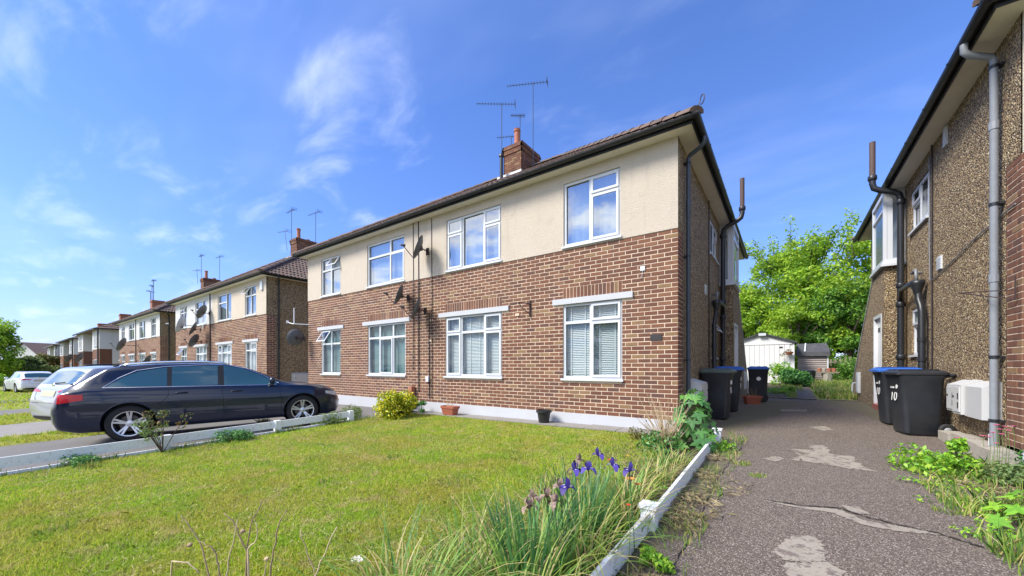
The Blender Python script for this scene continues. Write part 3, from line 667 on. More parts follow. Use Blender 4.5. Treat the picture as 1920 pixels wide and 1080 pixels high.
            p = HB(); p.tube([(0, y2+.45, 2.86), (.14, y2+.45, 2.86), (.15, y2+.12, 2.86), (.14, y2+.12, 2.64)], .022, 8); p.obj('waste_branch', 'pipe_grey', wp, smooth=True)
            for zc in (1.55, 1.2):
                c_ = HB(); c_.tube([(.10, y2, zc), (.10, y2, zc+.07)], .062, 10); c_.obj('pipe_collar', 'pipe_black', wp)
            p = HB(); p.tube([(.02, 3.02, .9), (.02, 3.02, ZS)], .012, 6); p.obj('cable', 'cable', root)
            p = HB(); p.box(.0, .02, 2.55, 2.75, 2.70, 2.92)
            for k in range(5): p.box(.02, .028, 2.56, 2.74, 2.71+k*.042, 2.735+k*.042)
            p.obj('air_vent', 'upvc', root)
            if sx < 0:
                p = HB(); p.box(.0, .03, 2.30, 2.42, 4.60, 4.90); p.obj('air_vent', 'upvc', root)
    else:
        wallgrid(0, D, -.4, ZS, [], 0, 'side_wall', 'pebbledash', TS)
    q = HB(); q.add([(-L, 0, -.4), (-L, D, -.4), (-L, D, ZS), (-L, 0, ZS)], [(0,3,2,1)]); q.add([(-L, D, -.4), (0, D, -.4), (0, D, ZS), (-L, D, ZS)], [(0,3,2,1)]); q.obj('rear_wall', 'pebbledash', root)
    # soffit, fascia, gutter
    O = .25; q = HB(); z = ZS
    q.box(-L-O, O, -O, .0, z, z+.02); q.box(0.0, O, 0, D+O, z, z+.02); q.box(-L-O, -L, 0, D+O, z, z+.02); q.box(-L, 0, D, D+O, z, z+.02); q.obj('soffit', 'soffit', root)
    q = HB(); q.box(-L-O-.02, O+.02, -O-.02, -O, z-.015, z+.13); q.box(O, O+.02, -O, D+O, z-.015, z+.13); q.box(-L-O-.02, -L-O, -O, D+O, z-.015, z+.13); q.obj('fascia', 'gutter_black', root)
    def gutter(p0, p1, nrm):
        p0 = Vector(p0); p1 = Vector(p1); n = Vector(nrm); b = HB(); P = []
        for p in (p0, p1):
            for k in range(9):
                t = PI*k/8; P.append(p+n*(.055-.055*math.cos(t))+Vector((0, 0, -.055*math.sin(t))))
        b.add(P, [(k, k+1, 9+k+1, 9+k) for k in range(8)])
        g_ = b.obj('gutter', 'gutter_black', root, smooth=True, recalc=False); Ln = (p1-p0).length; nn = int(Ln/1.0)
        for i in range(nn+1):
            c = p0+(p1-p0)*(i/nn); d_ = (p1-p0).normalized(); bb = HB(); Q = []
            for s_ in (-.02, .02):
                for k in range(9):
                    t = PI*k/8; Q.append(c+d_*s_+n*(.055-.062*math.cos(t))+Vector((0, 0, .004-.062*math.sin(t))))
            bb.add(Q, [(k, k+1, 9+k+1, 9+k) for k in range(8)]); bb.obj('gutter_bracket', 'gutter_black', g_)
    go = O+.022; gz = z+.075
    gutter((-L-O-.1, -go, gz), (O+.10, -go, gz), (0, -1, 0)); gutter((go, -O-.1, gz), (go, D+O+.1, gz), (1, 0, 0))
    # roof
    E = O+.07; rz0 = z+.06; hz = 8.05-oz*0; W_ = D+2*E; half = W_/2; rise = 3.0; pit = rise/half
    xr1 = E-half; xr0 = -L-E+half; yr = D/2; zr = rz0+rise
    q = HB(); A = (-L-E, -E, rz0); B = (E, -E, rz0); C_ = (E, D+E, rz0); D_ = (-L-E, D+E, rz0); R0 = (xr0, yr, zr); R1 = (xr1, yr, zr)
    q.add([A, B, C_, D_, R0, R1], [(0,1,5,4),(1,2,5),(2,3,4,5),(3,0,4),(3,2,1,0)]); roof = q.obj('roof', 'roof_under', root)
    tm = 'roof_tile'
    if lod <= 1:
        sl_len = math.hypot(half, rise); up = Vector((0, half/sl_len, rise/sl_len)); nrow = 19; rh = sl_len/nrow; tw = .30
        faces = [((-L-E, -E, rz0), (1, 0, 0), (0, 1, 0), W_*0+L+2*E), ((E, -E, rz0), (0, 1, 0), (-1, 0, 0), W_)]
        if lod == 1: pass
        tiles = []
        for fi, (o_, al, inn, ln) in enumerate(faces):
            o_ = Vector(o_); al = Vector(al); inn = Vector(inn); upv = inn*(half/sl_len)+Vector((0, 0, rise/sl_len)); nr = Vector((0, 0, half/sl_len))-inn*(rise/sl_len)*1
            nr = (Vector((0, 0, 1))*(half/sl_len)-inn*(rise/sl_len)).normalized()
            for r_ in range(nrow):
                ins = (r_+.5)/nrow*half; x = ins-(.15 if r_ % 2 else 0)
                a0, a1 = ins, ln-ins; n = int((a1-a0)/tw)+1
                for k in range(n):
                    s0 = a0+k*tw
                    if s0+tw*.5 > a1: break
                    tiles.append((o_+al*s0+upv*(r_*rh), al, upv, nr, fi))
        prof = [(0, .006), (.04, .034), (.10, .038), (.14, .010), (.17, .010), (.21, .036), (.26, .034), (.295, .008)]
        def tile(b, p, al, upv, nr, ln):
            base = len(b.v); j = R.uniform(-.003, .003)
            for (s_, h_) in ((-.02, .020), (ln, 0.)):
                for (u_, w_) in prof: b.v.append(tuple(p+al*u_+upv*s_+nr*(w_+h_+j)))
            for (u_, w_) in prof: b.v.append(tuple(p+al*u_+upv*(-.02)+nr*(w_+.004+j)))
            n = len(prof)
            for k in range(n-1): b.f.append((base+k, base+k+1, base+n+k+1, base+n+k)); b.f.append((base+2*n+k, base+2*n+k+1, base+k+1, base+k))
        near = []
        if lod == 0 and sx > 0:
            wm = lambda t: (Vector((ox, oy, oz))+t[0]-Vector((1.44, -6.75, 1.1))).length
            tiles.sort(key=wm); near = tiles[:290]; tiles = tiles[290:]
            tmesh = {}
            for (p, al, upv, nr, fi) in near:
                if fi not in tmesh:
                    b = MB(); tile(b, Vector((0, 0, 0)), al, upv, nr, rh); tmesh[fi] = b.mesh('roof_tile'); tmesh[fi].materials.append(MATS[tm])
                mk('roof_tile', tmesh[fi], None, roof, p)
        b = HB()
        for (p, al, upv, nr, fi) in tiles: tile(b, p, al, upv, nr, rh)
        o = b.obj('roof_tiling', tm, roof); o['kind'] = 'stuff'
    else:
        q = HB(); up_ = .04
        nr_ = 18
        for k in range(nr_):       # stepped courses
            f0, f1 = k/nr_, (k+1)/nr_
            for (P0, P1, Q0, Q1) in ((A, B, R0, R1), (B, C_, R1, R1), (D_, A, R0, R0)):
                P0, P1, Q0, Q1 = map(Vector, (P0, P1, Q0, Q1)); h0 = Vector((0, 0, .05)); h1 = Vector((0, 0, .02))
                q.add([P0.lerp(Q0, f0)+h0, P1.lerp(Q1, f0)+h0, P1.lerp(Q1, f1)+h1, P0.lerp(Q0, f1)+h1], [(0,1,2,3)])
                q.add([P0.lerp(Q0, f0)+h1*.5, P1.lerp(Q1, f0)+h1*.5, P1.lerp(Q1, f0)+h0, P0.lerp(Q0, f0)+h0], [(0,1,2,3)])
        o = q.obj('roof_tiling', tm, roof); o['kind'] = 'stuff'
    # hip and ridge tiles
    for (a, c) in ((B, R1), (A, R0), (R0, R1), (C_, R1)):
        a = Vector(a); c = Vector(c); Ln = (c-a).length; n = int(Ln/.42); d = (c-a)/n
        for k in range(n):
            if lod > 1 and k: break
            p0 = a+d*k+Vector((0, 0, .035)); p1 = a+d*(k+1 if lod <= 1 else n)+Vector((0, 0, .03)); dn = d.normalized(); s_ = dn.cross(Vector((0, 0, 1))).normalized(); u_ = s_.cross(dn); b = HB(); P = []
            for p, rr in ((p0-dn*.02, .125), (p1, .11)):
                for i in range(7):
                    t = PI*i/6; P.append(p+s_*(rr*math.cos(t))+u_*(rr*.75*math.sin(t)))
            b.add(P+[p0-dn*.02], [(i, i+1, 7+i+1, 7+i) for i in range(6)]+[(i+1, i, 14) for i in range(6)]); b.obj('ridge_tile', tm, roof, smooth=False)
    if lod == 0:   # hip iron scroll at the corner
        for cx_ in ((E-.02, -E+.02),):
            b = HB(); P = []
            for i in range(14):
                t = i/13*1.75*PI; rr = .045+.012*i/13; P.append((cx_[0]+.10-rr*math.cos(t)*.7+.02, cx_[1]-.08+rr*math.cos(t)*.7, rz0+.17+rr*math.sin(t)*1.3))
            b.tube([(cx_[0], cx_[1], rz0+.03), (cx_[0]+.05, cx_[1]-.05, rz0+.08)]+P, .008, 6); b.obj('hip_iron', 'metal_dark', roof)
    # chimney
    if chim:
        c0x, c1x, c0y, c1y = -6.50, -5.74, 3.85, 4.95; zt = 8.46; zb = 6.9
        b = HB(); b.box(c0x+.01, c1x-.01, c0y+.01, c1y-.01, zb, zt+.2); st = b.obj('chimney', 'mortar', root)
        b = HB(); k = 0; zc = zb
        while zc < zt+.22:
            ex = 0 if zc < zt-.08 else (.03 if zc < zt+.02 else (.055 if zc < zt+.12 else .03))
            for (a, c, fx, horizontal) in ((c0x-ex, c1x+ex, c0y-ex, 1), (c0y-ex, c1y+ex, c1x+ex, 0), (c0y-ex, c1y+ex, c0x-ex, 0), (c0x-ex, c1x+ex, c1y+ex, 1)):
                x = a-(.11 if k % 2 else 0)
                while x < c-.02:
                    p, q_ = max(x, a), min(x+.215, c)
                    if q_-p > .03:
                        th = .03+ex*.0
                        if horizontal:
                            if fx < 4.4: b.box(p, q_, fx, fx+th+ex, zc, zc+.066)
                            else: b.box(p, q_, fx-th-ex, fx, zc, zc+.066)
                        else:
                            if fx == c1x+ex: b.box(fx-th-ex+.001, fx+.001, p, q_, zc, zc+.065)
                            else: b.box(fx-.001, fx+th+ex-.001, p, q_, zc, zc+.065)
                    x += .225
            zc += .075; k += 1
        o = b.obj('chimney_brick', 'brick' , st); o['kind'] = 'stuff'
        b = HB(); b.lathe([(0, zt+.32), (.30, zt+.26), (.42, zt+.2), (.42, zt+.18)], 10, ((c0x+c1x)/2, (c0y+c1y)/2, 0)); b.obj('flaunching', 'stone', st)
        for k, (yy, hh) in enumerate(((4.12, .66), (4.66, .16))):
            b = HB(); b.lathe([(.11, zt+.22), (.105, zt+.3), (.095, zt+.22+hh-.10), (.12, zt+.22+hh-.08), (.12, zt+.22+hh-.04), (.105, zt+.22+hh-.03), (.115, zt+.22+hh), (.08, zt+.22+hh), (.075, zt+.3)], 14, (-6.12, yy, 0)); b.obj('chimney_pot', 'terracotta_pot', st, smooth=True, sharp=40)
        b = HB(); b.box(c0x-.12, c1x+.12, c0y-.22, c0y-.0, 7.55, 7.62); b.obj('lead_flashing', 'lead', st)
        if lod == 0 and sx > 0:
            b = HB(); b.tube([(-6.3, 3.45, 7.2), (-6.3, 3.45, 8.15)], .06, 10); b.tube([(-6.3, 3.45, 8.15), (-6.3, 3.45, 8.19), (-6.3, 3.45, 8.26)], [.085, .085, .05], 10); b.obj('flue_terminal', 'pipe_black', roof, smooth=True, sharp=40)
    # party-wall pipe / cables on the front
    if front:
        for i, (xx, z0_, z1_, w) in enumerate(((-6.61, 1.0, ZS, .010), (-6.40, .45, ZS, .014), (-5.90, .3, 4.9, .010), (-6.0, .3, 2.45, .013))):
            if lod and i != 1: continue
            b = HB(); n = 9; P = [(xx+R.uniform(-.008, .008), -.020, z0_+(z1_-z0_)*k/n) for k in range(n+1)]
            b.tube(P, w if not lod else .035, 6); b.obj('cable' if not lod else 'downpipe', 'cable', root)
    return root

# chain of houses along the street
GRP = 'pairs of brick and render maisonettes along the street'
H1 = make_house(0, 0, 0, 'nearest brick house with cream rendered upper floor, beside the tarmac drive', GRP, 1, 0, seed=1)
HR = make_house(3.52, -.2, 0, 'pebbledashed house at right edge with grey downpipe and two bins at its side', GRP, -1, 0, front=False, seed=2, chim=False)
H2 = make_house(-15.57, 0, -.16, 'second brick house along, cream and off-white render above, behind the navy car', GRP, 1, 1, seed=3, upper2='render_white')
H3 = make_house(-31.15, 0, -.34, 'third brick house along, all white upper floor and huge dish on its front', GRP, 1, 1, seed=4, upper='render_white')

# further houses: white upper floor with projecting bays
def far_house(ox, oy, oz, label):
    root = empty('bay_fronted_house', (ox, oy, oz), label, 'house', 'bay fronted houses further down the street'); L = 12.0; ZS = 4.93
    b = MB(); b.box(-L, 0, 0, 8.8, -.5, ZS); b.obj('wall', 'render_white', root)
    T0 = lambda u, d, z: (u, d-.01, z)
    for (x0, x1, dd) in ((-3.4, 0, -.75), (-L, -L+3.2, -.75), (-7.4, -5.0, -.3)):
        b = MB(); b.box(x0-.001, x1+.001, dd, -.001, -.4, 3.2); b.obj('bay_wall', 'brick', root)
        b = MB(); b.box(x0-.02, x1+.02, dd-.02, -.002, 3.202, ZS-.003); b.obj('bay_upper_wall', 'render_white', root)
        Tw = lambda u, d, z, dd=dd: (u, d+dd-.055, z)
        c = (x0+x1)/2; window(root, Tw, c-.75, c+.75, 3.45, 4.6, [(1, [.3, .7], [0, 0]), (1, [1], [0]), (1, [.3, .7], [0, 0])], 'pane_up', None, recess=.02)
        window(root, Tw, c-.75, c+.75, .9, 2.3, [(1, [.3, .7], [0, 0]), (1, [1], [0]), (1, [.3, .7], [0, 0])], 'pane_up', None, recess=.02)
    for x in (-4.3, -8.2):
        window(root, lambda u, d, z: (u, d-.055, z), x-.45, x+.45, 3.5, 4.6, [(1, [1], [0])], 'pane_up', None, recess=.02)
        window(root, lambda u, d, z: (u, d-.055, z), x-.45, x+.45, .9, 2.2, [(1, [1], [0])], 'pane_up', None, recess=.02)
    E = .3; b = MB(); z = ZS; A = (-L-E, -E-.75, z); B = (E, -E-.75, z); C_ = (E, 8.8+E, z); D_ = (-L-E, 8.8+E, z); R0 = (-L+4.4, 4.2, z+2.9); R1 = (-4.4, 4.2, z+2.9)
    b.add([A, B, C_, D_, R0, R1], [(0,1,5,4),(1,2,5),(2,3,4,5),(3,0,4),(3,2,1,0)]); rf = b.obj('roof', 'roof_tile', root)
    b = MB(); nr_ = 16
    for k in range(nr_):
        f0, f1 = k/nr_, (k+1)/nr_
        for (P0, P1, Q0, Q1) in ((A, B, R0, R1), (B, C_, R1, R1)):
            P0, P1, Q0, Q1 = map(Vector, (P0, P1, Q0, Q1)); h0 = Vector((0, 0, .06)); h1 = Vector((0, 0, .02))
            b.add([P0.lerp(Q0, f0)+h0, P1.lerp(Q1, f0)+h0, P1.lerp(Q1, f1)+h1, P0.lerp(Q0, f1)+h1], [(0,1,2,3)])
    b.obj('roof_tiling', 'roof_tile', rf)['kind'] = 'stuff'
    b = MB(); b.box(-L-E, E, -E-.85, -E-.75, z-.06, z+.04); b.box(E, E+.1, -E-.75, 8, z-.06, z+.04); b.obj('gutter', 'gutter_black', root)
    b = MB(); b.tube([(-.3, -.82, -.3), (-.3, -.82, 4.9)], .05, 8); b.obj('downpipe', 'pipe_black', root)
    b = MB(); b.box(-6.5, -5.7, 3.7, 4.7, z+2.0, z+3.7); b.box(-6.56, -5.64, 3.64, 4.76, z+3.5, z+3.62); b.obj('chimney', 'brick_orange', root)
    return root
far_house(-46.3, 0, -.55, 'white upper storey house with brick bays just past the third house')
far_house(-61.6, 0, -.75, 'farther white house with brick bay, last of the terrace line')
far_house(-77, 0, -.95, 'most distant house of the row, only its roof edge and chimney showing')
# white gabled house closing the street
def gable_house(x, y, z, rz):
    r = empty('gabled_house', (x, y, z), 'far white walled house with brown tiled roof behind hedges', 'house', rz=rz)
    b = MB(); b.box(-5, 5, -4, 4, -1, 4.6); b.add([(5, -4, 4.6), (5, 4, 4.6), (5, 0, 7.2), (-5, -4, 4.6), (-5, 4, 4.6), (-5, 0, 7.2)], [(0,1,2),(4,3,5)]); b.obj('wall', 'render_white', r)
    b = MB(); b.add([(-5.4,-4.4,4.4),(5.4,-4.4,4.4),(5.4,0,7.35),(-5.4,0,7.35),(5.4,4.4,4.4),(-5.4,4.4,4.4)], [(0,1,2,3),(3,2,4,5)]); rf = b.obj('roof', 'roof_tile', r)
    b = MB(); b.box(-3, -2.2, -.5, .5, 6.5, 8.3); b.obj('chimney', 'brick_orange', rf)
    b = MB(); b.box(3, 4, -4.03, -3.99, 2.6, 3.7); b.obj('window', 'car_glass', r)
gable_house(-115, 2.5, -1.7, math.radians(-62))
# the house across the road, seen only mirrored in the window panes
ho = copy_tree(H3); ho.rotation_euler = (0, 0, PI); ho.location = (-14, -31, -.3); ho['label'] = 'house across the road, seen mirrored in the ground floor panes'; ho['group'] = 'houses across the road'
ho = copy_tree(H3); ho.rotation_euler = (0, 0, PI); ho.location = (2, -31, -.3); ho['label'] = 'house across the road nearer the camera, reflected in window glass'; ho['group'] = 'houses across the road'

# ---------------------------------------------------------------- satellite dishes and aerials
def dish(loc, r, aim, label, m='dish', wall_dir=(0, 1, 0), off=.3):
    o = empty('satellite_dish', loc, label, 'satellite dish', 'satellite dishes on the fronts'); a = Vector(aim).normalized()
    q = a.to_track_quat('Z', 'Y').to_matrix(); c = Vector((0, 0, 0)); b = MB()
    prof = [(0, -.22*r)]+[(r*t, r*.22*(t*t-1)) for t in (.25, .5, .75, .92, 1)]+[(r*1.0, .012)]
    prof2 = [(r, -.002), (r*.6, -.22*r*.64-.012), (0.001, -.22*r-.012)]
    b.lathe(prof+prof2, 24); b.v = [tuple(q @ Vector((v[0]*.92, v[1], v[2]))) for v in b.v]; b.obj('reflector', m, o, smooth=True)
    wd = Vector(wall_dir); b = MB(); back = q @ Vector((0, 0, -.24*r)); wp = Vector((back.x*.3, 0, back.z-.02))+wd*off
    b.tube([back, back-a*.05, wp], .016, 8); b.box(wp.x-.05, wp.x+.05, wp.y-.02, wp.y, wp.z-.09, wp.z+.09); b.box(back.x-.03, back.x+.03, back.y-.03, back.y+.03, back.z-.06, back.z+.06); b.obj('bracket', 'metal_dark' if m == 'dish' else 'dish_pale', o)
    dn = q @ Vector((0, 0, 1)); low = Vector((0, 0, -1))-dn*Vector((0, 0, -1)).dot(dn); low.normalize()
    s = low*(r*.95); e = a*(r*1.15)+low*(r*.35)
    b = MB(); b.tube([s, s+a*.03, e], .011, 6); b.obj('arm', 'metal_dark', o)
    b = MB(); d2 = (low*(-.35)-a).normalized(); b.tube([e-d2*.05, e, e+d2*.06], [.02, .028, .034], 8); b.obj('receiver', 'metal_dark' if m == 'dish' else 'dish_pale', o)
    return o
AIM = (-.66, -.66, .36)
dish((-6.02, -.36, 4.10), .31, AIM, 'grey dish on the cream render, beside the tall three-part upstairs window')
dish((-6.80, -.34, 3.00), .28, AIM, 'smaller grey dish on brickwork just below the cream render')
dish((-6.10, -.36, 2.58), .29, AIM, 'grey dish on brickwork between the two ground floor window heads, with cable down')
dish((-12.25, -.42, 2.12), .30, (-.85, .10, .30), 'black round dish at the far left corner of the nearest house')
dish((-22.0, -.35, 3.83), .36, (-.6, -.65, .42), 'dark dish on the white render of the second house')
dish((-22.6, -.5, 2.42), .36, (-.6, -.65, .42), 'dark dish over the lintel, lowest on the second house')
dish((-22.55, -.55, 3.02), .36, (-.40, -.9, .42), 'dish on brickwork of the second house, in front of the big pale one')
dish((-22.9, -.95, 3.22), .44, (-.50, -.85, .30), 'large pale dish standing off the second house front', 'dish_pale', off=.9)
dish((-36.7, -.9, 2.7), .50, (-.5, -.8, .4), 'huge black dish on the third house front', off=.85)
dish((-32.4, -.4, 1.45), .45, (-.5, -.8, .4), 'black dish low by the near corner of the third house')
dish((-50.2, -1.5, 1.95), .5, (-.5, -.8, .4), 'dark dish on the bay of the white upper storey house', off=.7)
dish((-57.5, -1.5, 1.95), .5, (-.5, -.8, .4), 'dark dish on the far bay of the white upper storey house', off=.7)
# white stick antenna on bracket
o = empty('wifi_antenna', (-12.5, -.35, 2.80), 'white panel aerial on a bent arm at the house corner', 'aerial')
b = MB(); b.tube([(0, 0, -.16), (0, 0, .36)], [.022, .022], 8); b.obj('panel', 'upvc', o)
b = MB(); b.tube([(0, 0, -.10), (.05, .0, -.2), (.40, .32, -.22)], .014, 6); b.tube([(0, 0, -.2), (-.20, -.05, -.16), (-.36, -.05, -.1)], .014, 6); b.obj('bracket', 'upvc', o)
b = MB(); b.tube([(-.36, -.05, -.15), (-.36, -.05, -.06)], .04, 8); b.obj('receiver', 'upvc', o)
def aerial(base, h, ang, ln, label, tilt=0, n=14, end=True, s=.012):
    o = empty('tv_aerial', base, label, 'tv aerial', 'tv aerials on the chimneys')
    b = MB(); b.tube([(0, 0, 0), (tilt, 0, h)], s, 6); b.obj('mast', 'aerial', o)
    d = Vector((math.cos(ang), math.sin(ang), .05)); c = Vector((tilt, 0, h-.03)); s_ = d.cross(Vector((0, 0, 1))).normalized(); b = MB()
    b.tube([c-d*ln*.35, c+d*ln*.65], s*.8, 6)
    for k in range(n):
        p = c+d*ln*(-.33+.97*k/(n-1)); w = .12*(1.0-.35*k/n)
        b.tube([p-s_*w, p+s_*w], s*.45, 4)
    b.obj('boom', 'aerial', o)
    if end:
        b = MB(); e = c-d*ln*.35
        for k in (-1, 0, 1): b.tube([e-s_*.18+Vector((0, 0, .07*k)), e+s_*.18+Vector((0, 0, .07*k))], s*.5, 4)
        b.obj('reflector', 'aerial', o)
    return o
aerial((-6.55, 3.8, 7.9), 2.35, PI*1.18, 1.35, 'left television aerial on the near chimney, pointing left')
aerial((-5.58, 4.3, 7.7), 3.15, PI*1.13, 1.4, 'tallest television aerial right of the near chimney, tilted boom')
aerial((-6.12, 4.3, 8.9), 1.05, PI*1.18, .5, 'short aerial rising out of the near chimney pot', end=False)
aerial((-6.5, 4.3, 8.2), 1.15, PI*1.13, .8, 'low small aerial beside the near chimney pot', n=8, end=False)
for i, (hx, hz_, lab) in enumerate(((-15.57, -.16, 'second'), (-31.15, -.34, 'third'))):
    aerial((hx-6.5, 3.9, 8.2), 2.1, PI*.97, 1.1, f'taller left aerial on the chimney of the {lab} house', n=8, s=.016)
    aerial((hx-5.7, 4.9, 8.4), 1.9, PI*1.0, 1.3, f'long boom aerial right of the {lab} house chimney', n=6, s=.016)
    aerial((hx-6.6, 3.7, 7.9), 1.2, PI*1.05, .9, f'low leaning aerial at the side of the {lab} house chimney', tilt=-.3, n=5, s=.014)
for k in range(3): aerial((-52.5-.6*k, 3.9, 8.0), 2.2-.5*k, PI*(1-.1*k), 1.2, ['tall aerial on the chimney past the third house', 'middle aerial on the chimney past the third house', 'lowest aerial on the chimney past the third house'][k], n=5, s=.03)

# ---------------------------------------------------------------- small fixtures on the near house
def text_mesh(s, size, m, parent, loc, rot, name='lettering'):
    cu = bpy.data.curves.new(name, 'FONT'); cu.body = s; cu.size = size; cu.extrude = .0015; cu.align_x = 'CENTER'; cu.align_y = 'CENTER'
    t = bpy.data.objects.new('t', cu); COL.objects.link(t); dg = bpy.context.evaluated_depsgraph_get(); me = bpy.data.meshes.new_from_object(t.evaluated_get(dg))
    bpy.data.objects.remove(t); me.materials.clear(); me.materials.append(MATS[m]); o = mk(name, me, None, parent, loc); o.rotation_euler = rot; return o
def part(name, m, parent, fn, **k):
    b = MB(); fn(b); return b.obj(name, m, parent, **k)
o = part('name_plaque', 'plaque', None, lambda b: b.box(-.45, -.26, -.018, .0, 1.56, 1.66)); vary(o, 'small dark house plaque screwed to brickwork near the corner', 'plaque')
o = part('hanging_bracket', 'metal_dark', None, lambda b: (b.box(-2.93, -2.90, -.03, 0, 2.16, 2.50), b.tube([(-2.915, -.03, 2.42), (-3.05, -.22, 2.44), (-3.2, -.34, 2.38)], .011, 6), b.tube([(-2.915, -.03, 2.22), (-3.0, -.14, 2.30), (-3.06, -.22, 2.43)], .009, 6), b.tube([(-3.2, -.34, 2.38), (-3.24, -.34, 2.34), (-3.2, -.34, 2.31)], .01, 6)))
vary(o, 'dark iron basket bracket on brickwork between the two right ground floor windows', 'bracket')
o = part('junction_box', 'upvc', None, lambda b: (b.box(-6.09, -5.99, -.06, -.005, .72, .86))); vary(o, 'small white cable box low on the brick front', 'junction box')
o = part('alarm_plate', 'upvc', None, lambda b: (b.box(-.62, -.54, -.02, -.003, 2.78, 2.86), b.tube([(-.58, -.02, 2.78), (-.59, -.02, 2.68), (-.63, -.02, 2.65)], .004, 5))); vary(o, 'tiny white wall plate high on brickwork near the right corner', 'wall plate')
o = part('alarm_box', 'upvc', None, lambda b: b.box(-16.05, -15.85, -.07, -.013, 4.25, 4.6)); vary(o, 'white alarm box under the eaves of the second house', 'alarm box')
o = part('gate_post', 'plinth_paint', None, lambda b: (b.box(-6.62, -6.48, -.42, -.28, -.1, .42))); vary(o, 'short white post against the wall beside the yellow shrub', 'post')
o = part('vent_post', 'terracotta_pot', None, lambda b: (b.box(-6.66, -6.54, -.14, -.02, .1, .58))); vary(o, 'brown clay post standing behind the short white post', 'post')
# wire bracket on right wall
o = part('washing_line_bracket', 'metal_dark', None, lambda b: (b.tube([(3.50, -.12, 1.95), (3.2, .35, 2.02)], .006, 5), b.tube([(3.5, -.12, 1.84), (3.2, .35, 2.02)], .006, 5), b.tube([(3.5, -.12, 1.84), (3.5, -.12, 2.1)], .007, 5)))
vary(o, 'thin black iron bracket beside the grey downpipe', 'bracket')
o = part('wall_cable', 'pipe_grey', None, lambda b: b.tube([(3.505, -.1, 2.9), (3.505, .9, 2.83), (3.505, 1.9, 2.70), (3.505, 2.75, 2.60), (3.505, 2.95, 2.62), (3.505, 2.98, 3.3), (3.505, 2.98, 4.8)], .008, 6)); vary(o, 'pale cable sagging diagonally across the pebbledash', 'cable')

# ---------------------------------------------------------------- meter boxes
def meter_box(x, y0, y1, z0, z1, s, label, doors=True, depth=.2):
    """s=+1: opens towards +x (left house), -1: towards -x"""
    o = empty('meter_box', (x, y0, z0), label, 'meter box', 'white meter boxes on the side walls'); h = z1-z0; w = y1-y0; b = MB(); d = depth
    P = [(0,0,0),(s*d,0,0),(s*d,0,h-.07),(0,0,h)]; b.add(P+[(p[0], w, p[2]) for p in P], [(0,1,2,3),(7,6,5,4),(1,5,6,2),(2,6,7,3),(0,4,5,1)]); b.obj('box', 'meter_white', o, recalc=True)
    if doors:
        b = MB(); b.box(s*d, s*(d+.012), .03, w-.03, .03, h-.10); dr = b.obj('door', 'meter_white', o)
        b = MB(); b.box(s*(d+.012), s*(d+.02), .05, .065, .08, .16); b.box(s*(d+.012), s*(d+.02), .05, .065, h-.26, h-.18); b.tube([(s*(d+.012), w-.08, h*.5), (s*(d+.02), w-.08, h*.5)], .014, 8); b.obj('hinge', 'car_plastic', dr)
    return o
meter_box(3.52, .26, .78, .46, .92, -1, 'widest white meter box, blank, next to the grey downpipe', False, .16)
meter_box(3.52, .80, 1.10, .47, .93, -1, 'middle white meter box with door, beside the blank wide one', True, .19)
meter_box(3.52, 1.12, 1.46, .48, .92, -1, 'left meter box on the right wall, half behind the bin', True, .16)
meter_box(0, .62, 1.30, .45, .88, 1, 'white meter box on the near house side, behind the sycamore sapling', True, .24)
o = meter_box(-15.57, .95, 1.60, .30, .85, 1, 'pair of white boxes in the passage behind the navy car bonnet', True, .25)
o = part('overflow_pipe', 'upvc', None, lambda b: b.tube([(3.44, .25, -.02), (3.44, .25, .30)], .03, 8)); vary(o, 'short white pipe stub below the meter boxes', 'pipe')
o = part('kerb_stones', 'stone', None, lambda b: [b.box(3.30+random.uniform(-.03, .02), 3.51, y_, y_+.42, -.05, .13+random.uniform(0, .06)) for y_ in (-.2, .25, .7, 1.15)]); vary(o, 'rough grey masonry footing along the pebbledash wall', 'footing')

